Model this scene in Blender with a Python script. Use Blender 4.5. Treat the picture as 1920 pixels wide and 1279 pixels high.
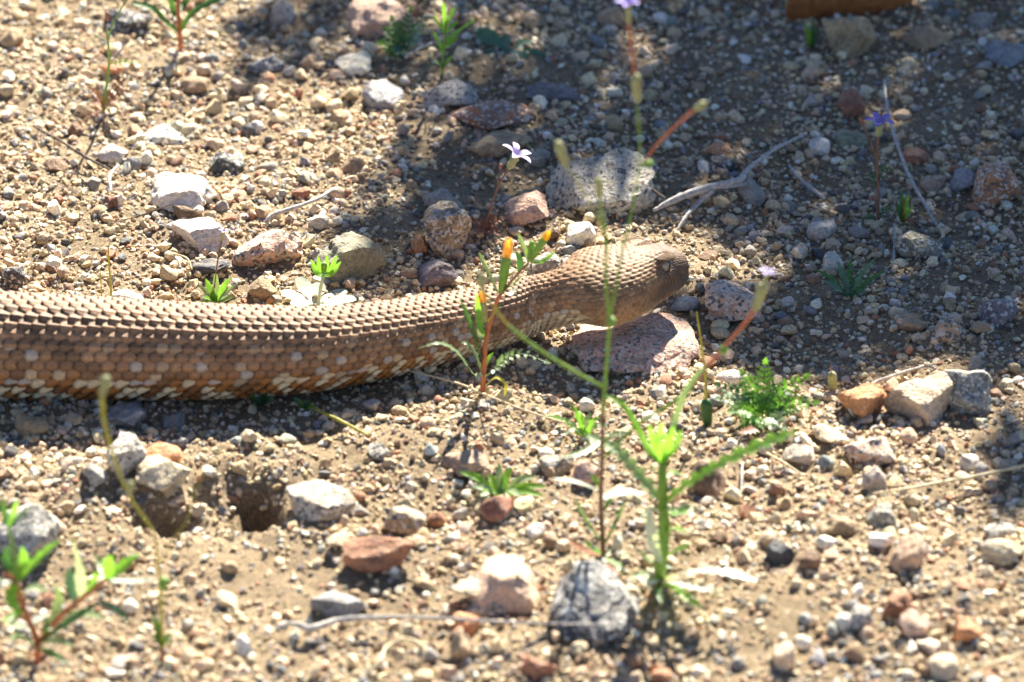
import bpy, bmesh, math, random
import numpy as np
from mathutils import Vector

random.seed(7); rng = np.random.default_rng(7)
for o in list(bpy.data.objects): bpy.data.objects.remove(o)
scene = bpy.context.scene
col = scene.collection
R = math.radians
CM = 0.01

# ------------------------------------------------------------------ camera, sky, sun, exposure
PITCH = R(30.0); DIST = 2.4; WIDTH = 0.32
LENS = 36.0 * DIST / WIDTH
CAM = np.array([0, -DIST * math.cos(PITCH), DIST * math.sin(PITCH)])
FWD = np.array([0, math.cos(PITCH), -math.sin(PITCH)]); UPV = np.array([0, math.sin(PITCH), math.cos(PITCH)])
cd = bpy.data.cameras.new('camera'); cam = bpy.data.objects.new('camera', cd); col.objects.link(cam)
cam.location = CAM; cam.rotation_euler = (math.pi / 2 - PITCH, 0, 0)
cd.lens = LENS; cd.sensor_width = 36; cd.clip_start = 0.05; cd.clip_end = 2000
cd.dof.use_dof = True; cd.dof.focus_distance = 2.425; cd.dof.aperture_fstop = 13.0
scene.camera = cam

SUN_EL = R(37.5); SUN_AZ = R(14)     # azimuth measured from straight away (+y) towards +x
SUN = np.array([math.cos(SUN_EL) * math.sin(SUN_AZ), math.cos(SUN_EL) * math.cos(SUN_AZ), math.sin(SUN_EL)])
world = bpy.data.worlds.new('World'); scene.world = world; world.use_nodes = True
wn = world.node_tree.nodes; wl = world.node_tree.links
bg = wn['Background']; sky = wn.new('ShaderNodeTexSky'); sky.sky_type = 'NISHITA'; sky.sun_disc = False
sky.air_density = 0.6; sky.dust_density = 0.2; sky.ozone_density = 2.0; sky.altitude = 1200   # clear dry desert air
sky.sun_elevation = SUN_EL; sky.sun_rotation = SUN_AZ
wl.new(sky.outputs[0], bg.inputs[0]); bg.inputs[1].default_value = 0.06
sd = bpy.data.lights.new('sun', 'SUN'); sd.energy = 5.0; sd.angle = R(0.53); sd.color = (1.0, 0.94, 0.80)
sun = bpy.data.objects.new('sun', sd); col.objects.link(sun)
sun.rotation_euler = Vector((-SUN[0], -SUN[1], -SUN[2])).to_track_quat('-Z', 'Y').to_euler()
sun.location = (0.5, 2, 2)
vs = scene.view_settings; vs.view_transform = 'Standard'; vs.look = 'None'; vs.gamma = 1.0; vs.exposure = 2.1
vs.use_curve_mapping = False

# ------------------------------------------------------------------ pixels (1920 wide) to places
def ray(px, py):
    k = 36.0 / LENS / 1920.0
    d = FWD + np.array([1.0, 0, 0]) * ((px - 960) * k) - UPV * ((py - 639.5) * k)
    return d
def g(px, py, z=0.0):              # on the horizontal plane z
    d = ray(px, py); t = (z - CAM[2]) / d[2]; return CAM + d * t
def pv(px, py, y):                 # on the upright plane y (a stem rising from the ground there)
    d = ray(px, py); t = (y - CAM[1]) / d[1]; return CAM + d * t

# ------------------------------------------------------------------ noise
def _h(i, j, k, s):
    n = (i * 73856093) ^ (j * 19349663) ^ (k * 83492791) ^ (s * 2654435761)
    n = (n ^ (n >> 13)) * 1274126177; n = n & 0x7fffffff
    n = (n ^ (n >> 11)) * 668265263; n = (n & 0x7fffffff)
    return (n % 65521) / 65521.0
def vnoise(x, y, z=None, s=0):
    x = np.asarray(x, float); y = np.asarray(y, float); z = np.zeros_like(x) if z is None else np.asarray(z, float)
    i = np.floor(x).astype(np.int64); j = np.floor(y).astype(np.int64); k = np.floor(z).astype(np.int64)
    f, h, w = x - i, y - j, z - k
    f, h, w = f * f * (3 - 2 * f), h * h * (3 - 2 * h), w * w * (3 - 2 * w)
    r = 0
    for a in (0, 1):
        for b in (0, 1):
            for c in (0, 1):
                r = r + _h(i + a, j + b, k + c, s) * (f if a else 1 - f) * (h if b else 1 - h) * (w if c else 1 - w)
    return r * 2 - 1

# ------------------------------------------------------------------ terrain height
def _bump(x, y, px, py, rx, ry, amp, p=2.0):
    c = g(px, py); dx = (x - c[0]) / (rx * CM); dy = (y - c[1]) / (ry * CM)
    return amp * CM * np.exp(-((dx * dx + dy * dy) ** (p / 2)))
def terr(x, y):
    x = np.asarray(x, float); y = np.asarray(y, float)
    fall = np.exp(-((x / 1.5) ** 2 + (y / 1.5) ** 2)) + 0.0
    z = 0.0030 * vnoise(x / 0.075, y / 0.075, s=1) + 0.0016 * vnoise(x / 0.026, y / 0.026, s=2)
    z = z + 0.0008 * vnoise(x / 0.010, y / 0.010, s=3) + 0.0005 * vnoise(x / 0.004, y / 0.004, s=4)
    z = z * (0.4 + 0.6 * fall)
    # slight trough under the snake keeps its belly on the ground
    z = z + _bump(x, y, 300, 920, 6, 2.2, 0.45)
    wx = x + 0.0035*vnoise(x/0.007, y/0.007, s=51) + .0015*vnoise(x/.003, y/.003, s=53); wy = y + 0.0045*vnoise(x/0.008, y/0.008, s=52)
    z = z - _bump(wx, wy, 490, 948, 0.75, 1.0, 1.5, 3.0)          # burrow-like hole
    z = z - _bump(wx, wy, 430, 930, 1.2, 1.1, 0.55, 2.0)
    z = z - _bump(wx, wy, 300, 962, 0.75, 0.8, 1.2, 3.0)           # hollow below the clod
    z = z + _bump(x, y, 520, 1000, 1.2, 0.8, 0.25)
    z = z + _bump(x, y, 640, 845, 3.5, 1.5, 0.3)
    z = z + _bump(x, y, 1500, 1100, 6, 4, 0.35)
    z = z - _bump(x, y, 480, 640, 13, 2.0, 0.15)
    z = z + (0.0032*vnoise(x/0.013, y/0.015, s=61) + 0.0014*vnoise(x/0.005, y/0.005, s=62))*_bump(x, y, 400, 925, 6, 4.5, 100)   # clumped crumbly soil
    return z
def gt(px, py, dz=0.0):            # pixel to a point on the terrain
    z = 0.0
    for _ in range(4):
        p = g(px, py, z + dz); z = float(terr(p[0], p[1]))
    return np.array([p[0], p[1], z + dz])

# ------------------------------------------------------------------ materials
def newmat(name):
    m = bpy.data.materials.new(name); m.use_nodes = True
    return m, m.node_tree.nodes, m.node_tree.links, m.node_tree.nodes['Principled BSDF']
def nd(n, t, **kw):
    x = n.new(t)
    for k, v in kw.items(): setattr(x, k, v)
    return x
def noise_node(n, l, scale, detail=4, rough=0.6, pos=None):
    t = n.new('ShaderNodeTexNoise'); t.inputs['Scale'].default_value = scale; t.inputs['Detail'].default_value = detail
    t.inputs['Roughness'].default_value = rough; l.new(pos, t.inputs['Vector']); return t
def ramp(n, l, fac, stops):
    r = n.new('ShaderNodeValToRGB'); e = r.color_ramp.elements
    while len(e) < len(stops): e.new(0.5)
    for q, (p, c) in zip(e, stops): q.position = p; q.color = (*c, 1) if len(c) == 3 else c
    l.new(fac, r.inputs[0]); return r
def mul(n, l, a, b, f=1.0, mode='MULTIPLY'):
    m = n.new('ShaderNodeMix'); m.data_type = 'RGBA'; m.blend_type = mode
    if isinstance(f, float): m.inputs[0].default_value = f
    else: l.new(f, m.inputs[0])
    for s, v in ((6, a), (7, b)):
        if isinstance(v, tuple): m.inputs[s].default_value = (*v, 1)
        else: l.new(v, m.inputs[s])
    return m.outputs[2]
def bump(n, l, h, dist, strength=1.0, normal=None):
    b = n.new('ShaderNodeBump'); b.inputs['Distance'].default_value = dist; b.inputs['Strength'].default_value = strength
    l.new(h, b.inputs['Height'])
    if normal: l.new(normal, b.inputs['Normal'])
    return b.outputs[0]

def rock_material(name, speck, patch, rough=0.85):
    m, n, l, p = newmat(name)
    pos = n.new('ShaderNodeNewGeometry'); P = pos.outputs['Position']
    oi = n.new('ShaderNodeObjectInfo')
    big = noise_node(n, l, 110, 5, 0.65, P); v = ramp(n, l, big.outputs[0], [(0.28, (0.55, 0.52, 0.5)), (0.5, (1, 1, 1)), (0.72, (1.35, 1.3, 1.22))])
    c = mul(n, l, oi.outputs['Color'], v.outputs[0])
    fine = noise_node(n, l, 900, 3, 0.7, P); fv = ramp(n, l, fine.outputs[0], [(0.3, (0.62, 0.6, 0.58)), (0.7, (1.3, 1.28, 1.25))])
    c = mul(n, l, c, fv.outputs[0])
    if speck > 0:
        vo = n.new('ShaderNodeTexVoronoi'); vo.inputs['Scale'].default_value = 1050; l.new(P, vo.inputs['Vector'])
        sep = n.new('ShaderNodeSeparateColor'); l.new(vo.outputs['Color'], sep.inputs[0])
        dk = ramp(n, l, sep.outputs[0], [(speck - 0.02, (1, 1, 1)), (speck, (0, 0, 0))])
        c = mul(n, l, c, (0.14, 0.13, 0.125), dk.outputs[0], 'MIX')
        lt = ramp(n, l, sep.outputs[1], [(0.74, (0, 0, 0)), (0.78, (0.75, 0.75, 0.75))])
        c = mul(n, l, c, (0.62, 0.57, 0.5), lt.outputs[0], 'MIX')
    if patch > 0:
        pn = noise_node(n, l, 170, 4, 0.6, P); pr = ramp(n, l, pn.outputs[0], [(0.56, (0, 0, 0)), (0.60, (patch,) * 3)])
        c = mul(n, l, c, (0.62, 0.6, 0.54), pr.outputs[0], 'MIX')
    # sand dust lying in patches on upward faces
    sx = n.new('ShaderNodeSeparateXYZ'); l.new(pos.outputs['Normal'], sx.inputs[0])
    dn = noise_node(n, l, 260, 4, 0.6, P); ad = nd(n, 'ShaderNodeMath', operation='MULTIPLY'); l.new(sx.outputs[2], ad.inputs[0]); l.new(dn.outputs[0], ad.inputs[1])
    dr = ramp(n, l, ad.outputs[0], [(0.45, (0, 0, 0)), (0.62, (0.5, 0.5, 0.5))])
    c = mul(n, l, c, (0.42, 0.32, 0.21), dr.outputs[0], 'MIX')
    l.new(c, p.inputs['Base Color']); p.inputs['Roughness'].default_value = rough
    nb = bump(n, l, big.outputs[0], 0.0035, 0.9); nb = bump(n, l, fine.outputs[0], 0.0009, 1.0, nb)
    l.new(nb, p.inputs['Normal'])
    return m
M = {}
M['plain'] = rock_material('rock_plain', 0, 0)
M['granite'] = rock_material('rock_granite', 0.22, 0)
M['dark'] = rock_material('rock_dark', 0.3, 0.85, 0.55)
M['quartz'] = rock_material('rock_quartz', 0, 0, 0.5)

m, n, l, p = newmat('ground_soil')
gp = n.new('ShaderNodeNewGeometry').outputs['Position']
a = noise_node(n, l, 28, 6, 0.65, gp); b_ = noise_node(n, l, 520, 5, 0.75, gp); c_ = noise_node(n, l, 1600, 3, 0.7, gp)
ca = ramp(n, l, a.outputs[0], [(0.3, (0.24, 0.17, 0.095)), (0.55, (0.36, 0.265, 0.16)), (0.75, (0.47, 0.36, 0.225))])
cb = ramp(n, l, b_.outputs[0], [(0.3, (0.5, 0.48, 0.46)), (0.5, (1, 1, 1)), (0.72, (1.45, 1.4, 1.3))])
cc = mul(n, l, ca.outputs[0], cb.outputs[0])
cv = ramp(n, l, c_.outputs[0], [(0.32, (0.45, 0.43, 0.42)), (0.5, (1, 1, 1)), (0.7, (1.4, 1.35, 1.3))])
cc = mul(n, l, cc, cv.outputs[0]); l.new(cc, p.inputs['Base Color']); p.inputs['Roughness'].default_value = 0.95
nb = bump(n, l, b_.outputs[0], 0.0022, 0.9); nb = bump(n, l, c_.outputs[0], 0.0009, 1.0, nb); l.new(nb, p.inputs['Normal'])
M['soil'] = m

m, n, l, p = newmat('gravel_mixed')
at = nd(n, 'ShaderNodeAttribute', attribute_name='col'); gp = n.new('ShaderNodeNewGeometry').outputs['Position']
b_ = noise_node(n, l, 1400, 3, 0.7, gp); cb = ramp(n, l, b_.outputs[0], [(0.3, (0.6, 0.58, 0.56)), (0.7, (1.3, 1.28, 1.25))])
l.new(mul(n, l, at.outputs['Color'], cb.outputs[0]), p.inputs['Base Color']); p.inputs['Roughness'].default_value = 0.8
l.new(bump(n, l, b_.outputs[0], 0.0005, 0.8), p.inputs['Normal']); M['gravel'] = m

m, n, l, p = newmat('snake_skin')
at = nd(n, 'ShaderNodeAttribute', attribute_name='col'); gp = n.new('ShaderNodeNewGeometry').outputs['Position']
b_ = noise_node(n, l, 1500, 3, 0.7, gp); cb = ramp(n, l, b_.outputs[0], [(0.3, (0.72, 0.7, 0.68)), (0.7, (1.22, 1.2, 1.18))])
l.new(mul(n, l, at.outputs['Color'], cb.outputs[0]), p.inputs['Base Color']); p.inputs['Roughness'].default_value = 0.55
p.inputs['Specular IOR Level'].default_value = 0.18
l.new(bump(n, l, b_.outputs[0], 0.00025, 0.6), p.inputs['Normal']); M['skin'] = m

def plain(name, c, rough=0.6, var=0.35, scale=600, spec=0.4, trans=0.0, bd=0.0003):
    m, n, l, p = newmat(name); gp = n.new('ShaderNodeNewGeometry').outputs['Position']
    b_ = noise_node(n, l, scale, 4, 0.65, gp)
    cb = ramp(n, l, b_.outputs[0], [(0.3, tuple(x * (1 - var) for x in c)), (0.7, tuple(min(1, x * (1 + var)) for x in c))])
    l.new(cb.outputs[0], p.inputs['Base Color']); p.inputs['Roughness'].default_value = rough; p.inputs['Specular IOR Level'].default_value = spec
    l.new(bump(n, l, b_.outputs[0], bd, 0.6), p.inputs['Normal'])
    if trans > 0:
        t = n.new('ShaderNodeBsdfTranslucent'); tc = mul(n, l, cb.outputs[0], (1.5, 1.6, 0.7)); l.new(tc, t.inputs[0])
        mx = n.new('ShaderNodeMixShader'); mx.inputs[0].default_value = trans
        l.new(p.outputs[0], mx.inputs[1]); l.new(t.outputs[0], mx.inputs[2]); l.new(mx.outputs[0], n['Material Output'].inputs[0])
    return m
M['leaf'] = plain('leaf_fresh_green', (0.15, 0.30, 0.05), 0.45, 0.3, 500, 0.5, 0.5)
M['leaf_dark'] = plain('leaf_dark_green', (0.055, 0.13, 0.035), 0.5, 0.3, 500, 0.45, 0.3)
M['leaf_grey'] = plain('leaf_grey_green', (0.23, 0.31, 0.16), 0.4, 0.25, 600, 0.5, 0.3)
M['leaf_pale'] = plain('leaf_silvery_glare', (0.46, 0.50, 0.40), 0.32, 0.15, 600, 0.6, 0.2)  # silvery leaves; on the green plants the pale colour stands in for sun glare
M['leaf_blue'] = plain('leaf_blue_green', (0.085, 0.17, 0.10), 0.5, 0.25, 400, 0.4, 0.2)
M['leaf_red'] = plain('leaf_reddish', (0.28, 0.13, 0.09), 0.5, 0.3, 500, 0.4, 0.3)
M['stem_green'] = plain('stem_green', (0.21, 0.32, 0.055), 0.5, 0.3, 500, 0.4, 0.2)
M['stem_red'] = plain('stem_red_orange', (0.42, 0.14, 0.06), 0.5, 0.3, 400, 0.4, 0.15)
M['stem_brown'] = plain('stem_brown', (0.17, 0.085, 0.05), 0.6, 0.3, 400)
M['stem_yellow'] = plain('stem_yellow_green', (0.40, 0.36, 0.06), 0.55, 0.3, 400, 0.4, 0.2)
M['bud'] = plain('bud_green', (0.20, 0.33, 0.055), 0.5, 0.25, 700, 0.4, 0.2)
M['bud_hair'] = plain('bud_straw_green', (0.33, 0.32, 0.17), 0.6, 0.25, 700, 0.4, 0.25)
M['yellow'] = plain('petal_yellow', (0.72, 0.42, 0.03), 0.5, 0.25, 600, 0.3, 0.3)
M['orange'] = plain('petal_withered_orange', (0.70, 0.36, 0.08), 0.6, 0.3, 600, 0.3, 0.3)
M['lilac'] = plain('petal_lilac', (0.50, 0.42, 0.72), 0.5, 0.2, 500, 0.3, 0.3)
M['violet'] = plain('petal_violet', (0.25, 0.19, 0.62), 0.5, 0.2, 500, 0.3, 0.3)
M['wood_grey'] = plain('weathered_twig', (0.40, 0.37, 0.34), 0.8, 0.4, 700, 0.3, 0, 0.0006)
M['wood_dark'] = plain('dark_twig', (0.13, 0.10, 0.075), 0.8, 0.4, 700, 0.3, 0, 0.0006)
M['straw'] = plain('dry_straw', (0.55, 0.44, 0.26), 0.6, 0.25, 500)
M['bark_rust'] = plain('rusty_bark', (0.30, 0.10, 0.025), 0.7, 0.45, 220, 0.3, 0, 0.0012)
M['bark_edge'] = plain('bark_torn_edge', (0.55, 0.38, 0.13), 0.7, 0.3, 300)
M['shrub_leaf'] = plain('shrub_leaf', (0.08, 0.13, 0.04), 0.6, 0.3, 60, 0.4, 0.08)
M['eye'] = plain('eye_silver', (0.20, 0.175, 0.14), 0.15, 0.4, 1500, 0.6, 0, 0.0)
M['brow'] = plain('brow_skin', (0.10, 0.065, 0.042), 0.85, 0.35, 900, 0.1)
M['pupil'] = plain('eye_pupil', (0.012, 0.010, 0.009), 0.08, 0.1, 500, 0.6, 0, 0.0)

# ------------------------------------------------------------------ mesh helpers
def link(name, me, mat=None, parent=None):
    o = bpy.data.objects.new(name, me); col.objects.link(o)
    if mat is not None and me is not None and not me.materials: me.materials.append(mat)
    if parent is not None: o.parent = parent
    return o
def tag(o, label, cat=None, group=None, kind=None):
    if label: o['label'] = label
    if cat: o['category'] = cat
    if group: o['group'] = group
    if kind: o['kind'] = kind
    return o
def mesh_np(name, V, F, smooth=False):      # F: (n,3) or (n,4) ints
    V = np.asarray(V, np.float32); F = np.asarray(F, np.int32); k = F.shape[1]
    me = bpy.data.meshes.new(name); me.vertices.add(len(V)); me.vertices.foreach_set('co', V.ravel())
    me.loops.add(F.size); me.loops.foreach_set('vertex_index', F.ravel())
    me.polygons.add(len(F)); me.polygons.foreach_set('loop_start', np.arange(0, F.size, k, dtype=np.int32))
    me.update(calc_edges=True)
    me.polygons.foreach_set('use_smooth', np.full(len(F), smooth)); me.update()
    return me
def set_col(me, C):
    a = me.color_attributes.new('col', 'FLOAT_COLOR', 'POINT')
    C4 = np.ones((len(C), 4), np.float32); C4[:, :3] = C; a.data.foreach_set('color', C4.ravel())
def ico(sub):
    bm = bmesh.new(); bmesh.ops.create_icosphere(bm, subdivisions=sub, radius=1.0)
    V = np.array([v.co[:] for v in bm.verts]); F = np.array([[v.index for v in f.verts] for f in bm.faces]); bm.free(); return V, F
ICO = {i: ico(i) for i in (1, 2, 3, 4)}
def rand_rot(r):
    q = r.normal(size=4); q /= np.linalg.norm(q); w, x, y, z = q
    return np.array([[1-2*(y*y+z*z), 2*(x*y-z*w), 2*(x*z+y*w)], [2*(x*y+z*w), 1-2*(x*x+z*z), 2*(y*z-x*w)], [2*(x*z-y*w), 2*(y*z+x*w), 1-2*(x*x+y*y)]])
def rock_verts(sub, seed, planes=9, cut=(0.5, 0.9), rough=0.05, roundness=0.0):
    r = np.random.default_rng(seed); V, F = ICO[sub]; V = V.copy()
    for _ in range(planes):
        nn = r.normal(size=3); nn /= np.linalg.norm(nn); d = r.uniform(*cut)
        q = V @ nn - d; V -= np.outer(np.clip(q, 0, None), nn) * (1 - roundness)
    s = seed % 1000
    if rough > 0:
        nn = vnoise(V[:, 0]*2.2+s, V[:, 1]*2.2, V[:, 2]*2.2, 5)*rough*1.6 + vnoise(V[:, 0]*5+s, V[:, 1]*5, V[:, 2]*5, 6)*rough
        if sub >= 4: nn = nn + vnoise(V[:, 0]*11+s, V[:, 1]*11, V[:, 2]*11, 7)*rough*0.5
        V = V * (1 + nn)[:, None]
    lo, hi = V.min(0), V.max(0)
    return (V - (lo + hi) / 2) / ((hi - lo) / 2), F
def tube(pts, radii, seg=8, wob=0.0, seed=0, cap=True):
    P = np.asarray(pts, float); n_ = len(P); r = np.random.default_rng(seed)
    T = np.gradient(P, axis=0); T /= np.linalg.norm(T, axis=1)[:, None] + 1e-12
    ref = np.array([0.31, -0.7, 0.62]); V = []
    rad = np.interp(np.linspace(0, 1, n_), np.linspace(0, 1, len(radii)), radii)
    for i in range(n_):
        a_ = np.cross(T[i], ref); a_ /= np.linalg.norm(a_); b2 = np.cross(T[i], a_)
        for k in range(seg):
            t = 2 * math.pi * k / seg; q = rad[i] * (1 + wob * r.uniform(-1, 1)); V.append(P[i] + (a_ * math.cos(t) + b2 * math.sin(t)) * q)
    F = [[i*seg+k, i*seg+(k+1) % seg, (i+1)*seg+(k+1) % seg, (i+1)*seg+k] for i in range(n_-1) for k in range(seg)]
    V += [P[0] - T[0]*rad[0]*0.4, P[-1] + T[-1]*rad[-1]*0.8]
    F += [[(k+1) % seg, k, n_*seg, n_*seg] for k in range(seg)] + [[(n_-1)*seg+k, (n_-1)*seg+(k+1) % seg, n_*seg+1, n_*seg+1] for k in range(seg)]
    return np.array(V), F
def smooth_path(pts, m=6):
    P = np.asarray(pts, float)
    if len(P) < 3:
        return np.array([P[0] + (P[-1]-P[0])*t for t in np.linspace(0, 1, m+1)])
    Q = np.vstack([2*P[0]-P[1], P, 2*P[-1]-P[-2]]); out = []
    for i in range(1, len(Q)-2):
        for t in np.linspace(0, 1, m, endpoint=False):
            a_, b2, c2, d2 = Q[i-1], Q[i], Q[i+1], Q[i+2]
            out.append(0.5*((2*b2)+(-a_+c2)*t+(2*a_-5*b2+4*c2-d2)*t*t+(-a_+3*b2-3*c2+d2)*t**3))
    out.append(P[-1]); return np.array(out)
def mesh_list(name, V, F, smooth=True):
    me = bpy.data.meshes.new(name)
    F2 = []
    for f in F:
        q = []
        for i in f:
            if i not in q: q.append(int(i))
        F2.append(q)
    me.from_pydata([tuple(map(float, v)) for v in V], [], F2); me.update()
    me.polygons.foreach_set('use_smooth', np.full(len(me.polygons), smooth)); return me
def blade(pts, width, shape='lance', teeth=0, tooth=0.35, fold=0.25, hint=(0, -0.45, 0.9), m=8, rib=0.0):
    """one leaf: a folded strip with real outline along its midrib"""
    if teeth: m = max(m, int(teeth*6/max(1, len(pts)-1)))
    P = smooth_path(pts, m); n_ = len(P); T = np.gradient(P, axis=0); T /= np.linalg.norm(T, axis=1)[:, None] + 1e-12
    h = np.array(hint, float); V = []; F = []
    for i in range(n_):
        t = i/(n_-1)
        if shape == 'lance': w = math.sin(math.pi*min(1, (t*0.93+0.07)))**0.7
        elif shape == 'strap': w = min(1, 0.6+t*3) * (1 - max(0, (t-0.75)/0.25)**2)**0.5 if t < 1 else 0.05
        elif shape == 'spoon': w = 0.25 + 0.75*math.sin(math.pi*min(1, max(0, (t-0.25)/0.8)))**0.8 if t > 0.25 else 0.25
        else: w = 1 - t
        w = max(w, 0.06)
        if teeth: w *= 1 - tooth + tooth*(1 if (t*teeth) % 1 > 0.5 else 0.15) * 1.3
        s = np.cross(T[i], h); s /= np.linalg.norm(s)+1e-9; nn = np.cross(s, T[i])
        hw = width*0.5*w
        for u in (-1, -0.5, 0, 0.5, 1): V.append(P[i] + s*hw*u + nn*hw*fold*(abs(u)-0.5) + nn*(0.00012 if u == 0 else 0))
    for i in range(n_-1):
        for k in range(4): F.append([i*5+k, i*5+k+1, (i+1)*5+k+1, (i+1)*5+k])
    return V, F
def join(parts):
    V = []; F = []
    for v, f in parts:
        o = len(V); V.extend(list(v)); F.extend([[i+o for i in q] for q in f])
    return V, F

# ================================================================== GROUND
xs = np.concatenate([-np.geomspace(0.215, 200, 40)[::-1], np.arange(-0.213, 0.2131, 0.0015), np.geomspace(0.215, 200, 40)])
ys = np.concatenate([-np.geomspace(0.262, 200, 40)[::-1], np.arange(-0.26, 0.3201, 0.0015), np.geomspace(0.322, 200, 40)])
X, Y = np.meshgrid(xs, ys); Z = terr(X, Y)
nx, ny = len(xs), len(ys); idx = np.arange(nx*ny).reshape(ny, nx)
F = np.stack([idx[:-1, :-1], idx[:-1, 1:], idx[1:, 1:], idx[1:, :-1]], -1).reshape(-1, 4)
o = link('ground', mesh_np('ground', np.stack([X, Y, Z], -1).reshape(-1, 3), F, True), M['soil']); tag(o, 'sandy desert soil strewn with gravel', None, None, 'structure')

# ================================================================== SNAKE
def build_snake():
    body = [(-1500, 150, .45), (-1250, 360, .95), (-900, 540, 1.4), (-500, 625, 1.62), (-200, 645, 1.64), (0, 649, 1.60), (200, 655, 1.52), (400, 659, 1.40),
            (500, 658, 1.33), (600, 654, 1.24), (700, 640, 1.15), (800, 622, 1.06), (900, 600, .97), (985, 575, .90)]
    pts = []; rad = []
    for i, (x, y, r_) in enumerate(body):
        zc = (r_*0.97 - 0.12)*CM + (0.33*CM if x == 985 else 0.12*CM if x == 900 else 0)
        pts.append(g(x, y, zc)); rad.append(r_)
    pts.append(g(1042, 562, 1.38*CM)); pts.append(g(1098, 543, 1.70*CM)); pts.append(g(1185, 522, 1.76*CM)); pts.append(g(1268, 498, 1.42*CM))
    P = smooth_path(pts, 24)
    kk = np.exp(-np.linspace(-2, 2, 33)**2); kk /= kk.sum(); P = np.stack([np.convolve(np.pad(P[:, i], 16, 'reflect', reflect_type='odd'), kk, 'valid') for i in range(3)], 1)
    seg = np.linalg.norm(np.diff(P, axis=0), axis=1); arc = np.concatenate([[0], np.cumsum(seg)]); L = arc[-1]
    D = (L - arc)/CM                     # cm from the snout
    bd = [D[i*24] for i in range(len(body))]
    # head table: cm from snout, half width, top, bottom, squareness
    head = [(0, .10, .08, .08, 2.2), (.02, .36, .30, .28, 2.4), (.08, .56, .47, .44, 2.7), (.25, .70, .64, .56, 3.0), (.6, .79, .75, .66, 3.1), (1.1, .88, .86, .74, 3.0), (1.5, 0.98, .92, .81, 2.8),
            (2.0, 1.22, .95, .92, 2.5), (2.6, 1.52, .96, 1.03, 2.3), (3.1, 1.64, .97, 1.04, 2.2), (3.5, 1.63, .95, .98, 2.1), (3.75, 1.45, .91, .90, 2.0), (4.0, 1.08, .87, .83, 2.0), (4.3, .90, .84, .81, 2.0), (4.7, .88, .84, .82, 2.0), (5.2, .87, .85, .84, 2.0)]
    tab = head + [(bd[i], body[i][2]*1.05, body[i][2]*0.98, body[i][2]*0.95, 2.05) for i in range(len(body)-1, -1, -1) if bd[i] > 5.4]
    tab = np.array(tab)
    d0 = np.concatenate([np.linspace(0, 0.55, 34)**2, np.arange(0.325, 27.5, 0.031), np.arange(27.5, D.max()-0.01, 0.16)])
    hw, ht, hb, ex = (np.interp(d0, tab[:, 0], tab[:, k]) for k in (1, 2, 3, 4))
    def sm(a_):                                   # soften the kinks of the table (not at the very tip)
        k = np.exp(-np.linspace(-2, 2, 21)**2); k /= k.sum(); b2 = np.convolve(np.pad(a_, 10, 'edge'), k, 'valid'); w = np.clip((d0-0.45)/0.3, 0, 1); return a_*(1-w)+b2*w
    hw, ht, hb = sm(hw), sm(ht), sm(hb)
    C = np.stack([np.interp(d0, D[::-1], P[::-1, k]) for k in range(3)], 1)
    k = np.exp(-np.linspace(-2, 2, 31)**2); k /= k.sum()
    T = -np.gradient(C, d0, axis=0); T = np.stack([np.convolve(np.pad(T[:, i], 15, 'edge'), k, 'valid') for i in range(3)], 1); T /= np.linalg.norm(T, axis=1)[:, None]
    S = np.cross(T, np.array([0, 0, 1.0])); S /= np.linalg.norm(S, axis=1)[:, None]; U = np.cross(S, T)   # S: the snake's right (towards camera)
    NA = 264; th = np.arange(NA)/NA*2*math.pi
    ct, st = np.cos(th)[None], np.sin(th)[None]; e = (2/ex)[:, None]
    lx = np.sign(ct)*np.abs(ct)**e*hw[:, None]; ly = np.sign(st)*np.abs(st)**e*np.where(st > 0, ht[:, None], hb[:, None])
    d = np.repeat(d0[:, None], NA, 1)
    # brow ridges, sunken face, mouth line, pits (cm)
    hd = lambda dc, ly0, rd, rl: np.exp(-((d-dc)/rd)**2 - ((ly-ly0)/rl)**2)
    side = np.abs(ct)
    off = np.zeros_like(d)
    off += 0.13*hd(1.46, 0.84, 0.38, 0.10)*(np.abs(lx) > 0.3)       # brow shelf
    off -= 0.12*hd(1.40, 0.60, 0.34, 0.17)*(side > .4)              # orbit
    off -= 0.13*hd(0.70, 0.14, 0.09, 0.08)*(side > .4)              # heat pit
    off -= 0.06*hd(0.16, 0.18, 0.05, 0.06)*(side > .4)              # nostril
    ml = -0.16 - 0.09*d - 0.12*np.sin(np.clip(d/2.9, 0, 1)*math.pi*1.1)
    off -= 0.07*np.exp(-((ly-ml)/0.045)**2)*np.clip((2.9-d)/0.3, 0, 1)*np.clip(d/0.1, 0, 1)
    off += 0.05*np.exp(-((ly-ml-0.13)/0.10)**2)*np.clip((2.6-d)/0.6, 0, 1)*(side > .3)
    off -= 0.05*np.exp(-((lx)/0.35)**2)*np.clip((2.2-d)/1, 0, 1)*(st > 0)*np.clip((d-.3)/.4, 0, 1)  # crown slightly dished
    Pb = C[:, None] + CM*(S[:, None]*lx[..., None] + U[:, None]*ly[..., None])
    gu = np.gradient(Pb, axis=0); gv = np.roll(Pb, -1, 1) - np.roll(Pb, 1, 1)
    N = np.cross(gu, gv); N /= np.linalg.norm(N, axis=2)[..., None] + 1e-15
    if (N*(Pb - C[:, None])).sum() < 0: N = -N
    # ---- scale lattice
    reff = (hw + (ht+hb)/2)/2
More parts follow.
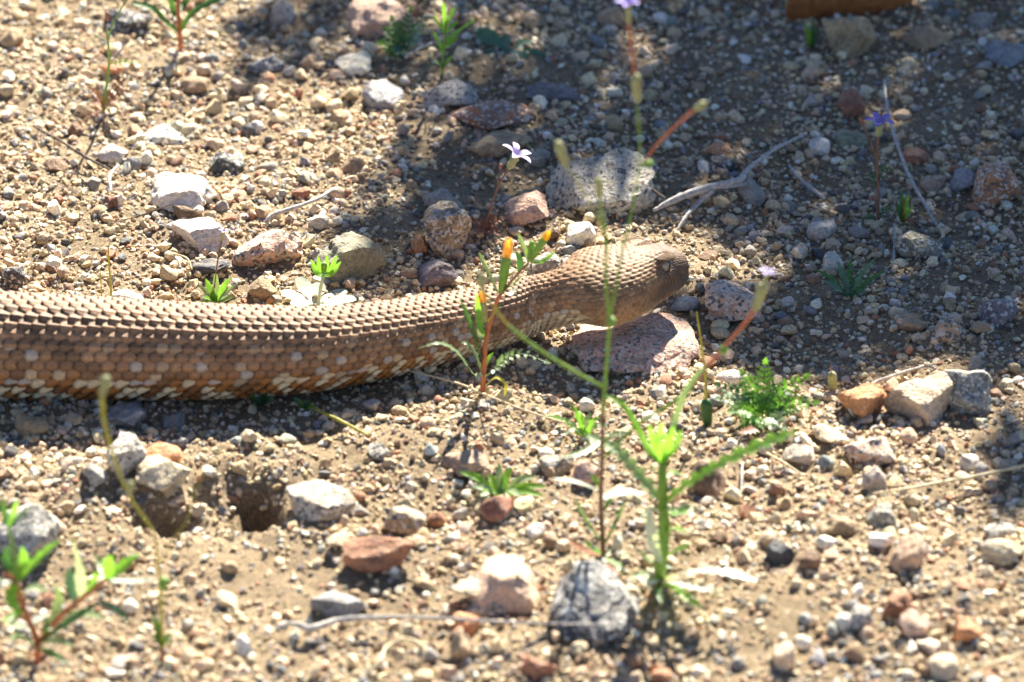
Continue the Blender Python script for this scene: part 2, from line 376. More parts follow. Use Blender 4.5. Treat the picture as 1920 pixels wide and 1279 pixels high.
    def lattice(rows, asp, dlen, jit, keel_all, wid, dm):
        p_ = 2*math.pi*reff/rows; da = np.gradient(d0)/(asp*p_); a0 = np.cumsum(da)
        A = np.repeat(a0[:, None], NA, 1); B = np.repeat((th/(2*math.pi)*rows)[None], len(d0), 0)
        best = np.full(A.shape, -1.0); rim = np.zeros(A.shape); bid = np.zeros(A.shape, np.int64); bj = np.zeros(A.shape); bi = np.zeros(A.shape)
        jb = np.round(B).astype(np.int64)
        for dj in (-1, 0, 1):
            j = jb+dj; jm = np.mod(j, rows); offs = 0.5*(np.mod(jm, 2))
            ib = np.round(A-offs).astype(np.int64)
            for di in (-1, 0, 1):
                i = ib+di; r1 = _h(i, jm, i*0+3, 11)-0.5; r2 = _h(i, jm, i*0+5, 12)-0.5
                ca = i+offs+jit*r1; cb2 = j + jit*r2
                u = (A-ca)/dlen; v = (B-cb2) + tilt*u
                w = wid*np.sqrt(np.clip(1-np.clip((u-0.06)/0.52, -1, 1)**2, 0, 1))+1e-4
                inside = np.clip(1-(np.abs(v)/w)**2, 0, 1); dome = dm; inside = np.where((u > -0.48) & (u < 0.58), inside, 0)
                hgt = (0.22+0.78*np.clip((u+0.5)/0.95, 0, 1))*((1-(1-inside)**2.2)*(1-dm)+dm*inside**0.95*(1-0.5*np.clip((u-.1)/.45, 0, 1)**2))
                hgt = hgt + keel_all*0.34*np.exp(-(v/0.13)**2)*np.clip((u+0.45)*3, 0, 1)*(inside > 0.02)
                up = hgt > best
                rim = np.where(up, np.minimum(inside, np.clip((0.58-u)/.35, 0, 1)), rim); best = np.where(up, hgt, best); bj = np.where(up, jm, bj); bi = np.where(up, i, bi)
        return np.clip(best, 0, 2), bi.astype(np.int64), bj.astype(np.int64), p_, A, rim
    up_w = np.clip(st*1.3+0.35, 0, 1); tilt = np.sign(ct)*0.75*np.clip((-st+0.05)/0.5, 0, 1)
    flk = np.clip(0.75-st*1.5, 0, 1)
    Hb, ib, jb, pb, Ab, rmb = lattice(32, 1.38, 1.10, 0.12, up_w, 0.72, flk)
    Hh, ih, jh, ph, Ah, rmh = lattice(54, 1.3, 1.12, 0.24, 0.6*np.ones_like(d), 0.74, 0.5*np.ones_like(d))
    # belly: transverse plates
    fr = Ab % 1.0; Hv = 0.3+0.5*fr**0.6
    ang = np.degrees(np.arctan2(ly, lx)); belly = np.clip((-ly/hb[:, None]-0.80)/0.06, 0, 1)
    Hb = Hb*(1-belly)+Hv*belly
    wh = np.clip((4.1-d)/0.5, 0, 1); wh = wh*wh*(3-2*wh)
    face = np.clip((1.5-d)/0.8, 0, 1)
    amp_b = 0.31*pb[:, None]*(1+0.8*np.clip(-st+0.3, 0, 1)); amp_h = 0.36*ph[:, None]*(1-0.2*face)*(1-0.15*np.clip(-ly/hb[:, None]-0.3, 0, 1))
    H = Hb*amp_b*(1-wh)+Hh*amp_h*wh
    V = Pb + N*((off + H*np.clip(d/0.15, 0.2, 1))*CM)[..., None]
    # ---- pigment per scale
    rb1, rb2, rb3 = _h(ib, jb, ib*0, 21), _h(ib, jb, ib*0, 22), _h(ib//2, jb//2, ib*0, 23)
    lat = st                                                   # +1 back, -1 belly
    band = 0.5+0.5*np.sin(d*2*math.pi/2.9 + 0.8*vnoise(d*0.9, lat*1.2, s=31))
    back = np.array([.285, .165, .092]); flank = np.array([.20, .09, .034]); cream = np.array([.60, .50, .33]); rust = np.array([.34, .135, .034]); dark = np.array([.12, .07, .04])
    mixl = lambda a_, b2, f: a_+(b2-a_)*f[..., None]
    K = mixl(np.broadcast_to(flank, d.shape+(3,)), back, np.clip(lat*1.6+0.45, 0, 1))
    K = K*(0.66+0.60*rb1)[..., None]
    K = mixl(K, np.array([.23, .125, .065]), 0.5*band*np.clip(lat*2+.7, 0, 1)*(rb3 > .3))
    low = np.clip((-lat+0.12)/0.42, 0, 1)
    K = mixl(K, rust*.85, low*(rb1 > .4)*0.75)
    crm = (rb2 > (0.88-0.42*low))
    K = mixl(K, cream, crm*(0.5+0.4*low)*np.clip(0.8-lat*0.7, 0.12, 1))
    K = mixl(K, np.array([.42, .40, .36]), (rb2 < .10)*(np.abs(lat-0.15) < .35)*0.6)
    K = mixl(K, dark, (rb3 < .16)*(lat > -0.35)*0.55)
    neck = np.clip((9.5-d)/4, 0, 1)
    K = mixl(K, cream*0.92, low*neck*0.55)
    K = mixl(K, np.array([.58, .46, .27]), belly)
    K = mixl(K, np.array([.075, .045, .03]), np.clip((0.30-Hb)/0.16, 0, 1)*(1-belly)*0.9)   # dark skin between the scales, with groove shade put into the colour
    K = K*(0.36+0.80*np.clip(rmb/0.9, 0, 1)**.8*(1-belly)+.5*belly)[..., None]   # brown scale edges, darkened further in the colour as relief shading
    # head pigment
    r1, r2 = _h(ih, jh, ih*0, 24), _h(ih, jh, ih*0, 25)
    KH = np.broadcast_to(np.array([.27, .165, .09]), d.shape+(3,))*(0.72+0.5*r1)[..., None]
    dusk = np.clip(1.0*np.exp(-((d-0.75)/0.95)**2)+0.55*np.exp(-((d-1.9)/0.7)**2-((ly+0.1)/0.35)**2), 0, .82)
    KH = mixl(KH, np.array([.095, .068, .05]), dusk*np.clip((ly+.55)/.4, 0, 1))
    KH = mixl(KH, cream*0.9, 0.75*np.clip((-ly-0.42)/0.3, 0, 1))
    KH = mixl(KH, np.array([.50, .29, .13]), 0.6*np.exp(-((d-3.0)/0.6)**2-((ly+0.45)/0.3)**2))
    KH = mixl(KH, dark, (r2 < .13)*(ly > -.1)*0.6)
    KH = KH*(0.42+0.60*np.clip(rmh/0.5, 0, 1))[..., None]  # head scale rims darkened in the colour to bring out their relief
    KH = mixl(KH, np.array([.085, .05, .035]), np.clip((0.30-Hh)/0.16, 0, 1)*0.85)  # dark skin plus painted groove shade between the head scales
    K = mixl(K, KH, wh)
    nr = len(d0); idx = np.arange(nr*NA).reshape(nr, NA); j2 = np.roll(idx, -1, 1)
    F = np.stack([idx[:-1], idx[1:], j2[1:], j2[:-1]], -1).reshape(-1, 4)
    Vf = V.reshape(-1, 3)
    root = bpy.data.objects.new('rattlesnake', None); col.objects.link(root)
    base = g(300, 740, 0); root.location = base
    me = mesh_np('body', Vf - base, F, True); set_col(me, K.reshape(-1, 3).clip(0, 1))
    bmm = bmesh.new(); bmm.from_mesh(me); bmm.verts.ensure_lookup_table()
    bmm.faces.new([bmm.verts[i] for i in range(NA)]); bmm.faces.new([bmm.verts[(nr-1)*NA+i] for i in range(NA-1, -1, -1)])
    bmesh.ops.recalc_face_normals(bmm, faces=bmm.faces[:]); bmm.to_mesh(me); bmm.free()
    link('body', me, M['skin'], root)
    # eyes and brow scales
    i = int(np.argmin(np.abs(d0-1.40)))
    for sgn, k0 in ((1, 0), (-1, 0)):
        c = C[i] + CM*(S[i]*sgn*0.76 + U[i]*0.63)
        v, f = ICO[3]; fr_ = np.stack([T[i], U[i], S[i]*sgn], 0)
        ve = (v*np.array([.25, .225, .19])*CM) @ fr_ + c - base
        eye = link('eye', mesh_np('eye', ve, f, True), M['eye'], root)
        vp = (v*np.array([.06, .18, .035])*CM + np.array([0, 0, .156*CM])) @ fr_ + c - base
        link('pupil', mesh_np('pupil', vp, f, True), M['pupil'], eye)
        rv, rf = rock_verts(3, 900, 3, (.8, .95), 0.02)
        tilt = U[i]*math.cos(.35)-S[i]*sgn*math.sin(.35)*-1*0.3; tilt /= np.linalg.norm(tilt)
        fb = np.stack([T[i], tilt, np.cross(T[i], tilt)*1.0], 0)
        cb_ = C[i] + CM*(S[i]*sgn*0.74 + U[i]*0.875 - T[i]*0.04)
        vb = (rv*np.array([.40, .075, .21])*CM) @ fb + cb_ - base
        mb = mesh_np('brow_scale', vb, rf, True); set_col(mb, np.tile([.13, .085, .055], (len(vb), 1))); link('brow_scale', mb, M['brow'], root)
    tag(root, 'tan speckled rattlesnake with keeled scales stretched across the gravel', 'snake')
    return C, hw
SN_C, SN_W = build_snake()
def in_snake(x, y, pad=0.0):
    q = (SN_C[::12, 0]-x)**2 + (SN_C[::12, 1]-y)**2; i = int(np.argmin(q)); return q[i]**0.5 < SN_W[::12][i]*CM + pad

# ================================================================== STONES
PAL = dict(cream=(.60, .49, .34), white=(.72, .67, .58), tan=(.42, .30, .18), pink=(.54, .36, .27), grey=(.33, .31, .28), blue=(.26, .265, .275), dark=(.075, .078, .085),
           brown=(.20, .125, .075), red=(.33, .155, .095), orange=(.56, .27, .13), purple=(.22, .18, .19), pale=(.52, .46, .38), olive=(.27, .25, .18))
# cx, cy, w, h, colour, material, flatness, label   (pixels of the photograph)
STONES = """22,75,52,52,tan,plain,.8,rounded tan stone alone in sunlit gravel well behind the snake
240,46,100,62,dark,granite,.8,dark pitted rock behind the wiry sprig with a green stem
112,26,36,24,cream,quartz,.7,cream pebble on the sunlit slope near the dark pitted rock
150,48,36,30,cream,plain,.8,cream knobbly pebble touching a smaller one near the dark pitted rock
382,130,32,28,cream,quartz,.8,smooth beige egg-shaped pebble at the edge of the dappled shade
500,122,78,44,blue,granite,.7,blue-grey speckled stone in the shade behind the snake
532,30,56,74,grey,plain,1.3,upright grey-brown block standing in the shade
545,78,34,24,pale,plain,.8,small pale block at the foot of the upright grey block
365,160,62,34,tan,plain,.7,tan lump of soil and stone near the egg-shaped pebble
578,120,42,34,tan,plain,.8,small tan stone beside the blue-grey speckled stone
308,255,90,44,white,granite,.45,flat grey-white slab half buried beside a cream cobble
358,244,46,34,cream,quartz,.8,cream rounded cobble leaning on the flat grey-white slab
480,240,32,28,white,quartz,.9,chalk-white pebble alone on the sunlit gravel
405,270,38,26,cream,plain,.7,beige oval pebble in front of the cream rounded cobble
210,291,64,36,white,plain,.7,white-topped block with a tan broken side
426,308,76,52,dark,granite,.8,black speckled rock with a pale sunlit top
344,366,132,66,white,plain,.5,broad flat white rock with a chipped brown end
345,402,50,30,brown,plain,.8,brown stone wedged under the broad flat white rock
208,381,32,28,red,plain,.8,small rust-red pebble in sunlit gravel
104,310,46,28,brown,plain,.6,flat brown flake lying beside a thin dark twig
140,246,36,32,brown,plain,.9,dull brown pebble near the thin dark twig
376,440,114,60,white,plain,.55,bright cream-white slab in front of the broad flat rock
500,470,140,84,pink,granite,.7,large pinkish-white granite cobble behind the snake
656,482,142,98,olive,plain,.7,large grey-tan rock with a sandy face half in shade
26,516,46,42,dark,granite,.9,dark grey speckled stone close behind the snake's back
102,491,34,22,white,quartz,.6,small white flat pebble close behind the snake
394,502,84,36,dark,plain,.5,dark low stone with a pale crust near a grassy tuft
240,560,64,32,white,quartz,.9,bright white quartz chunk touching the snake's back
492,545,58,46,tan,plain,.9,tan blocky stone between two silvery leaves and a tuft
598,416,42,30,pale,plain,.8,pale stone beside the end of a bent grey twig
566,365,38,26,red,plain,.7,reddish brown chip beside the bent grey twig
662,312,52,40,tan,plain,.9,crumbly tan stone on the edge of the shade
640,222,46,38,tan,plain,.8,tan rounded stone near the pink-white block
728,34,165,86,pink,plain,.7,big pinkish-tan boulder with a brown end behind a ferny leaf
662,124,76,50,white,plain,.7,pink-white block with a sunlit top
718,178,84,56,blue,quartz,.5,smooth blue-grey slate with a pointed end
850,180,132,48,pale,granite,.45,flat pale speckled slab below the narrow-leaved green plant
920,226,178,68,red,granite,.55,long red-pink rock with a cream cap at one end
1040,172,116,36,purple,plain,.4,flat purple slate lying in the shade
935,272,130,52,tan,plain,.5,low rough tan rock in front of the long red-pink rock
1130,350,222,116,pale,granite,.65,large pale granite boulder with a grey-blue top behind the head
987,398,88,66,pink,plain,.8,pinkish beige angular stone beside the large granite boulder
1000,366,42,36,tan,plain,.9,tan pebble perched on the pinkish beige stone
842,442,94,132,tan,granite,1.2,tall tan-brown rock standing behind the snake
830,386,82,54,grey,plain,.6,grey slab leaning against the tall tan-brown rock
1205,316,56,48,brown,granite,.9,rounded brown stone behind the large granite boulder
1145,34,58,46,tan,plain,.9,tan angular stone in deep shade near the tall violet flower
1000,40,46,40,tan,plain,.8,dull tan stone in deep shade behind the broad-leaved rosette
1010,298,46,38,grey,plain,.8,grey stone at the edge of the large granite boulder
787,463,34,38,orange,plain,.9,small orange-pink chip at the foot of the tall tan-brown rock
820,514,78,62,purple,plain,.7,purplish grey wedge in front of the tall tan-brown rock
768,516,42,28,tan,plain,.8,tan crumb beside the purplish grey wedge
1090,442,60,54,white,plain,.9,white-tan rock just behind the snake's head
1052,460,19,18,cream,quartz,1,tiny round cream pebble beside the yellow bud
1038,440,28,28,brown,plain,.9,small brown stone behind the yellow bud
1022,500,72,52,grey,granite,.7,grey-green speckled stone behind the snake's neck
1378,572,116,84,pink,granite,.8,pink and grey granite cobble in front of the snout
1283,572,62,30,blue,quartz,.45,flat blue-grey pebble under the snout
1186,652,252,112,pink,granite,.32,broad flat granite slab under the snake's head
1588,72,118,112,tan,plain,.95,big rough tan boulder in shade with a green sprout
1736,74,92,46,tan,plain,.6,tan wedge-shaped stone beside the big rough boulder
1595,196,56,60,red,plain,.9,reddish brown chunk in shade near a long pale straw
1345,283,58,32,orange,plain,.6,orange-pink chip near the forked grey branch
1537,277,46,34,white,quartz,.8,white-grey pebble near the tip of the forked branch
1358,312,56,36,dark,granite,.7,dark grey stone in front of the orange-pink chip
1411,360,54,52,grey,plain,.6,flat grey stone beside the forked grey branch
1868,346,100,88,orange,granite,.9,large tan-orange angular stone with a peaked corner
1748,346,52,42,pink,plain,.8,pinkish grey stone beside the long pale straw
1808,340,58,48,blue,plain,.8,blue-grey stone behind the tan-orange angular stone
1715,290,62,36,red,plain,.6,low brown-pink stone beside the long pale straw
1596,261,66,42,olive,plain,.6,low grey-green stone behind the violet flower's stem
1541,435,60,42,pale,quartz,.7,pale grey cobble in the shade
1722,468,98,64,olive,granite,.8,grey-tan rock at the foot of the long pale straw
1564,497,42,42,white,plain,.8,bluish white stone behind the dark green rosette
1884,100,92,52,blue,plain,.5,wide blue-grey stone in the far shade
1838,42,60,40,grey,plain,.7,dim grey stone beyond the tan wedge
1871,592,78,62,purple,granite,.8,purplish grey angular stone in shade
1776,620,62,52,tan,granite,.8,tan and grey chunk in the shade
1708,610,58,38,tan,plain,.7,low tan stone next to the tan and grey chunk
1818,738,88,104,grey,granite,.9,grey granite cobble behind the pale cream rock
1727,758,140,94,cream,plain,.75,pale cream-coloured rock beside the orange stone
1616,765,92,80,orange,plain,.95,bright orange stone with a jagged top
1630,846,98,64,pink,granite,.7,pink-white rock in front of the orange stone
1638,901,46,54,pale,plain,1.1,pale blocky pebble in front of the pink-white rock
1548,868,34,28,blue,quartz,.9,small slate-blue pebble in sunlit gravel
1372,708,62,30,white,quartz,.7,bright white quartz lump behind the ferny rosette
1558,820,70,36,cream,plain,.6,pale tan stone in front of the ferny rosette
1498,852,62,36,pale,plain,.7,pale stone beside the tip of the long toothed leaf
1330,902,68,64,brown,plain,.95,brown faceted stone under the long toothed leaf
1652,970,56,46,grey,granite,.9,grey-faced stone with a cream top
1572,988,78,44,tan,plain,.7,tan broken stone with a shaded face
1516,966,44,26,pink,plain,.7,small pinkish flat stone in sunlit gravel
1462,1042,54,50,dark,plain,1,small black angular stone in sunlit gravel
1518,1052,42,36,brown,plain,.9,brown chip beside the small black stone
1652,1016,48,30,white,quartz,.8,white lumpy pebble below the grey-faced stone
1700,1042,62,84,pink,plain,.4,long pinkish-white slab half sunk in the gravel
1880,1036,84,42,cream,plain,.7,cream and tan stone casting a deep shadow
1876,1000,60,40,white,granite,.8,white and black stone behind the cream and tan one
1716,1176,58,52,pink,plain,.9,pink-brown faceted stone in foreground gravel
1682,1138,54,50,red,plain,.9,brownish red stone behind the pink-brown faceted one
1580,1168,34,36,white,quartz,1,small white quartz pebble in blurred foreground gravel
1616,1162,46,46,grey,granite,.9,grey speckled stone beside the small white quartz pebble
1814,1182,50,46,orange,plain,.8,orange-brown stone in blurred foreground gravel
1745,1214,54,32,pale,plain,.6,pale flat stone in front of the pink-brown stone
1768,1252,58,42,cream,plain,.8,cream cobble near a pale bent straw
1470,1236,44,54,cream,plain,1.2,upright cream pebble in foreground sand
1885,872,48,28,grey,plain,.7,grey flat pebble under the end of a long straw
1817,870,40,36,white,plain,.9,white pebble near the end of a long straw
600,945,128,74,pale,granite,.6,pale grey rock beside the dark hole
236,862,76,78,pale,granite,1.1,grey-white block at the rim of the hollow
306,885,104,60,cream,plain,.5,sandy clod overhanging the small hollow
308,928,70,40,orange,plain,.7,orange-brown stone face under the sandy clod
238,786,76,60,blue,plain,.8,blue-grey stone in the snake's shadow
60,800,66,46,tan,plain,.7,tan stone lying in the snake's shadow
325,796,42,34,blue,plain,.8,small bluish stone in the snake's shadow
48,1010,125,120,grey,granite,.8,large grey rock behind the blurred leafy plant
180,892,44,40,grey,plain,.8,small grey stone in the sandy foreground
756,982,82,66,tan,granite,.9,tan block behind the red-brown rock
712,1042,130,76,red,plain,.8,red-brown rock with a deep shadow under it
948,1098,126,100,pink,plain,.6,pink broken rock beside a cream slab
892,1104,88,36,cream,plain,.5,cream slab lying across the pink broken rock
916,1136,72,38,grey,granite,.7,grey speckled pebble below the cream slab
1114,1142,160,140,dark,dark,.75,dark blue-black rock with crusty white patches
870,868,104,58,pink,plain,.5,flat pink stone behind the small green rosette
934,954,62,48,red,plain,.8,dark red-brown stone below the small green rosette
712,850,48,36,grey,granite,.8,small grey stone on the sandy rise
876,1172,52,46,orange,plain,.9,orange pebble holding up the long stick
866,1212,42,50,tan,plain,1,upright tan chip below the long stick
636,1130,104,48,blue,plain,.5,grey slab touching the long stick
457,1214,36,52,white,plain,1.1,white upright chip in the blurred foreground
1010,1256,66,46,red,plain,.8,reddish brown stone in front of the long stick
1004,998,38,28,white,quartz,.7,white flat pebble on sunlit sand
1098,892,48,54,pink,plain,1,pinkish stone between the two foreground plants
1042,872,64,44,olive,granite,.7,olive-grey stone behind a pale leaf"""
LABS = []
SPOTS = []           # x, y, radius of everything placed, for keeping pebbles apart
for k, line in enumerate(STONES.split('\n')):
    q = line.split(',', 7); cx, cy, w, h = map(float, q[:4]); colr, mt, fl, lab = q[4], q[5], float(q[6]), q[7]
    S0 = WIDTH/1920
    a_ = w/2*S0; b2 = (h*1.10/2*S0)/math.sqrt(.25+.75*fl*fl); b2 = min(max(b2, a_*0.55), a_*1.5)
    c2 = max(min(math.sqrt(max((h*1.10/2*S0)**2-(b2*.5)**2, 1e-9))/.866, b2*1.3, a_*1.4), 0.3*b2)
    lift = 0.34
    if 'under the snake\'s head' in lab: c2 = 0.0060; lift = 0.45
    if 'sandy clod' in lab: lift = .9
    if 'cream slab lying' in lab: lift = 1.4
    p = gt(cx, cy, c2*lift)
    big = max(w, h) > 70
    pl = 18 if mt != 'quartz' else 9
    V, F = rock_verts(4 if big else 3, 100+k*7, pl, (.5, .9) if mt != 'quartz' else (.6, .95), 0.085 if mt != 'quartz' else 0.045, 0.05)
    me = mesh_np('stone', V*np.array([a_, b2, c2]), F, True); me.set_sharp_from_angle(angle=R(34))
    o = link('stone', me, M[mt]); o.location = p; r = random.Random(k); j = r.uniform(.88, 1.12)
    o.rotation_euler = (r.uniform(-.10, .10), r.uniform(-.16, .16), 0)
    o.color = tuple(min(1, x*j*r.uniform(.96, 1.04)) for x in PAL[colr])+(1,)
    tag(o, lab, 'stone'); SPOTS.append((p[0], p[1], max(a_, b2*.8))); LABS.append(lab)
SP = np.array(SPOTS)
import re
SHORT = [re.split(r' (?:in|on|with|behind|beside|near|at|under|leaning|wedged|lying|touching|between|close|alone|standing|half|below|perched|just|and grey cobble|casting|holding|overhanging|above|from|next|to|around|against|left|over) ', q)[0] for q in LABS]
SHORT = [q if SHORT.count(q) == 1 and len(q.split()) >= 3 else LABS[i] for i, q in enumerate(SHORT)]

# ================================================================== LOOSE PEBBLES (countable ones) AND GRAVEL
GPAL = np.array([(.67, .55, .36), (.58, .455, .28), (.46, .335, .195), (.58, .42, .29), (.76, .70, .58), (.33, .30, .26), (.27, .265, .26), (.28, .17, .10), (.42, .20, .11), (.12, .115, .11)])
GPR = np.array([.20, .17, .13, .12, .11, .09, .06, .06, .03, .03]); GPR /= GPR.sum()
PEB = [rock_verts(2, 5000+i, 9, (.6, .95), .04, .2) for i in range(14)]
PEBM = []
for V, F in PEB:
    me = mesh_np('pebble', V, F, True); me.set_sharp_from_angle(angle=R(40)); me.materials.append(M['plain']); PEBM.append(me)
CN = [('cream', 0), ('tan', 1), ('brownish', 2), ('pinkish', 3), ('white', 4), ('grey', 5), ('slate-grey', 6), ('rust-brown', 8)]
placed = []; tries = 0
while len(placed) < 165 and tries < 8000:
    tries += 1; px, py = random.uniform(10, 1910), random.uniform(10, 1275)
    dia = random.choice([20, 22, 24, 26, 28, 32, 36])*S0; p = gt(px, py, dia*.15)
    if in_snake(p[0], p[1], dia*.5): continue
    if np.min(np.hypot(SP[:, 0]-p[0], SP[:, 1]-p[1])-SP[:, 2]) < dia*.45: continue
    if any(math.hypot(p[0]-q[0], p[1]-q[1]) < (dia+q[2])*.6 for q in placed): continue
    if 230 < px < 720 and 860 < py < 1180 and random.random() < .75: continue
    placed.append((p[0], p[1], dia)); nm, ci = random.choice(CN+CN[:5])
    o = link('pebble', random.choice(PEBM)); o.location = p; s = dia/2
    o.scale = (s*random.uniform(.9, 1.15), s*random.uniform(.8, 1.1), s*random.uniform(.55, .9)); o.rotation_euler = (random.uniform(-.3, .3), random.uniform(-.3, .3), random.uniform(0, 6.28))
    o.color = tuple(np.clip(GPAL[ci]*random.uniform(.85, 1.15), 0, 1))+(1,)
    e = np.hypot(SP[:, 0]-p[0], SP[:, 1]-p[1])-SP[:, 2]; k = int(np.argmin(e)); dy = p[1]-SP[k, 1]; dx = abs(p[0]-SP[k, 0])
    where = 'beside' if dx > abs(dy)*.8 else 'just behind' if dy > 0 else 'in front of'
    lb = 'small %s pebble %s the %s' % (nm, where, SHORT[k])
    tag(o, lb if len(lb.split()) <= 16 else 'small %s pebble by the %s' % (nm, SHORT[k]), 'pebble', 'loose pebbles on the gravel')

def sandiness(x, y):
    s = 0*x
    for px, py, rx, ry, w in ((470, 1060, 3.6, 3.2, .8), (620, 850, 2.6, 1.2, .7), (1450, 1180, 3.0, 2.4, .75), (1010, 1190, 2, 1.6, .4), (1560, 640, 2.6, 2.0, .35), (1750, 200, 2.5, 2.5, .4), (900, 140, 3, 2, .25), (330, 890, 2.4, 1.4, .6)):
        c = g(px, py); s = np.maximum(s, w*np.exp(-((x-c[0])/(rx*CM))**2-((y-c[1])/(ry*CM))**2))
    return s
def grains(name, n_, rmin, rmax, power, sub, variants, sandcut, smooth, ext, ring=False):
    u = rng.random(n_); rad = rmin*(1-u*(1-(rmin/rmax)**power))**(-1/power)
    x = rng.uniform(-ext[0], ext[0], n_); y = rng.uniform(ext[1], ext[2], n_)
    # keep to the wedge the place is seen in, plus a wide margin
    keep = rng.random(n_) > sandiness(x, y)*sandcut
    keep &= rng.random(n_) < (0.62+0.38*vnoise(x/0.02, y/0.02, s=9))
    hole = g(490, 948); keep &= np.hypot((x-hole[0])/.008, (y-hole[1])/.010) > 1
    if ring: keep &= (np.abs(x) > .2+.012*rng.random(n_)-.006) | (y < -.245+.01*rng.random(n_)) | (y > .295-.01*rng.random(n_)); keep &= rng.random(n_) < np.exp(-(np.hypot(x, y)/.5)**2)+.15
    x, y, rad = x[keep], y[keep], rad[keep]; n_ = len(x); z = terr(x, y) + rad*rng.uniform(-.1, .55, n_)
    Vv = np.stack([v for v, f in variants]); F0 = variants[0][1]; nv = Vv.shape[1]
    ids = rng.integers(0, len(variants), n_)
    q = rng.normal(size=(n_, 4)); q /= np.linalg.norm(q, axis=1)[:, None]; w, a_, b2, c2 = q.T
    Rm = np.stack([1-2*(b2*b2+c2*c2), 2*(a_*b2-c2*w), 2*(a_*c2+b2*w), 2*(a_*b2+c2*w), 1-2*(a_*a_+c2*c2), 2*(b2*c2-a_*w), 2*(a_*c2-b2*w), 2*(b2*c2+a_*w), 1-2*(a_*a_+b2*b2)], 1).reshape(-1, 3, 3)
    sc = np.stack([rng.uniform(.85, 1.2, n_), rng.uniform(.7, 1.0, n_), rng.uniform(.55, .85, n_)], 1)*rad[:, None]
    V = Vv[ids]*sc[:, None]; V = np.einsum('nij,nvj->nvi', Rm, V)
    V[..., 2] *= 0.85
    V += np.stack([x, y, z], 1)[:, None]
    F = (F0[None]+(np.arange(n_)*nv)[:, None, None]).reshape(-1, 3)
    C = GPAL[rng.choice(len(GPAL), n_, p=GPR)]*rng.uniform(.75, 1.2, (n_, 1))*rng.uniform(.95, 1.05, (n_, 3))
    me = mesh_np(name, V.reshape(-1, 3), F, smooth); set_col(me, np.repeat(C, nv, 0).clip(0, 1))
    return me
V1 = [rock_verts(1, 7000+i, 5, (.6, .95), .12, .1) for i in range(10)]
EXT = (0.205, -0.25, 0.30)
me = grains('coarse_sand', 70000, .00045, .0010, 1.2, 1, V1, .75, False, EXT)
o = link('coarse_sand', me, M['gravel']); tag(o, 'fine tan and cream grit covering the ground', 'grit', None, 'stuff')
me = grains('fine_gravel', 36000, .0008, .0016, 1.6, 1, [rock_verts(1, 7200+i, 6, (.5, .95), .14, .0) for i in range(14)], .9, False, EXT)
o = link('fine_gravel', me, M['gravel']); tag(o, 'loose mixed cream, pink and grey gravel over the soil', 'gravel', None, 'stuff')
me = grains('gravel', 6500, .0014, .0034, 2.0, 2, [rock_verts(2, 7100+i, 12, (.45, .92), .09, .0) for i in range(14)], .92, True, EXT)
me.set_sharp_from_angle(angle=R(36))
o = link('gravel', me, M['gravel']); tag(o, 'coarser pebbly gravel scattered between the stones', 'gravel', None, 'stuff')

me = grains('outlying_gravel', 52000, .0011, .0026, 1.4, 1, V1, .0, False, (.6, -.6, .7), True)
o = link('outlying_gravel', me, M['gravel']); tag(o, 'loose gravel spreading over the desert soil all around', 'gravel', None, 'stuff')

# ================================================================== TWIGS AND STRAWS
def twig(name, pts, r, mat, label, group=None, branches=(), wob=.18):
    P = smooth_path([gt(x, y, z*CM) for x, y, z in pts], 8); base = P[0].copy()
    root = bpy.data.objects.new(name, None) if branches else None
    V, F = tube(P-base, [q*CM for q in r], 8, wob, int(pts[0][0]))
    if root:
        col.objects.link(root); root.location = base; link('main_stem', mesh_list('main_stem', V, F), mat, root)
        for bp, br in branches:
            B = smooth_path([gt(x, y, z*CM) for x, y, z in bp], 8); V, F = tube(B-base, [q*CM for q in br], 8, wob, int(bp[0][0]))
            link('side_branch', mesh_list('side_branch', V, F), mat, root)
        o = root
    else:
        o = link(name, mesh_list(name, V, F), mat); o.location = base
    return tag(o, label, 'twig' if 'straw' not in name else 'straw', group)
twig('twig', [(500, 424, .1), (508, 405, .3), (545, 392, .35), (590, 375, .35), (626, 354, .25)], [.05, .075, .07, .06, .045], M['wood_grey'], 'bent pale grey twig lying on sunlit gravel behind the snake')
twig('branch', [(1225, 395, .4), (1270, 372, .6), (1330, 352, .7), (1385, 338, .7), (1402, 318, .7), (1450, 282, .7), (1512, 250, .5)], [.05, .13, .12, .12, .07, .06, .05], M['wood_grey'],
     'forked weathered grey branch in the shade behind the head', None, [([(1336, 358, .6), (1310, 380, .4), (1285, 408, .25), (1270, 432, .1)], [.10, .08, .07, .05]), ([(1330, 350, .7), (1370, 350, .6), (1408, 342, .4)], [.07, .05, .03])])
twig('twig', [(1152, 308, .6), (1185, 325, .7), (1215, 350, .7), (1246, 372, .6)], [.04, .06, .06, .05], M['wood_dark'], 'thin dark twig running into the forked grey branch')
twig('straw', [(1658, 150, .4), (1664, 205, .6), (1680, 265, .7), (1705, 330, .6), (1735, 385, .4), (1758, 425, .2)], [.045, .06, .06, .055, .05], M['wood_grey'], 'long pale curved straw lying behind the violet flower')
twig('twig', [(1758, 425, .2), (1768, 440, .15), (1764, 462, .1)], [.05, .06, .04], M['straw'], 'short yellow-brown stub at the end of the long pale straw')
twig('twig', [(1480, 310, .2), (1500, 335, .25), (1545, 372, .2)], [.04, .065, .06], M['wood_grey'], 'short grey split twig lying in the shaded gravel')
twig('twig', [(1676, 420, .3), (1678, 450, .3), (1676, 488, .2)], [.03, .05, .04], M['wood_grey'], 'short upright-lying grey stick near the shaded grey-tan rock')
twig('twig', [(1620, 727, .3), (1665, 708, .35), (1732, 686, .3)], [.06, .055, .04], M['wood_grey'], 'grey stick leaning behind the bright orange stone')
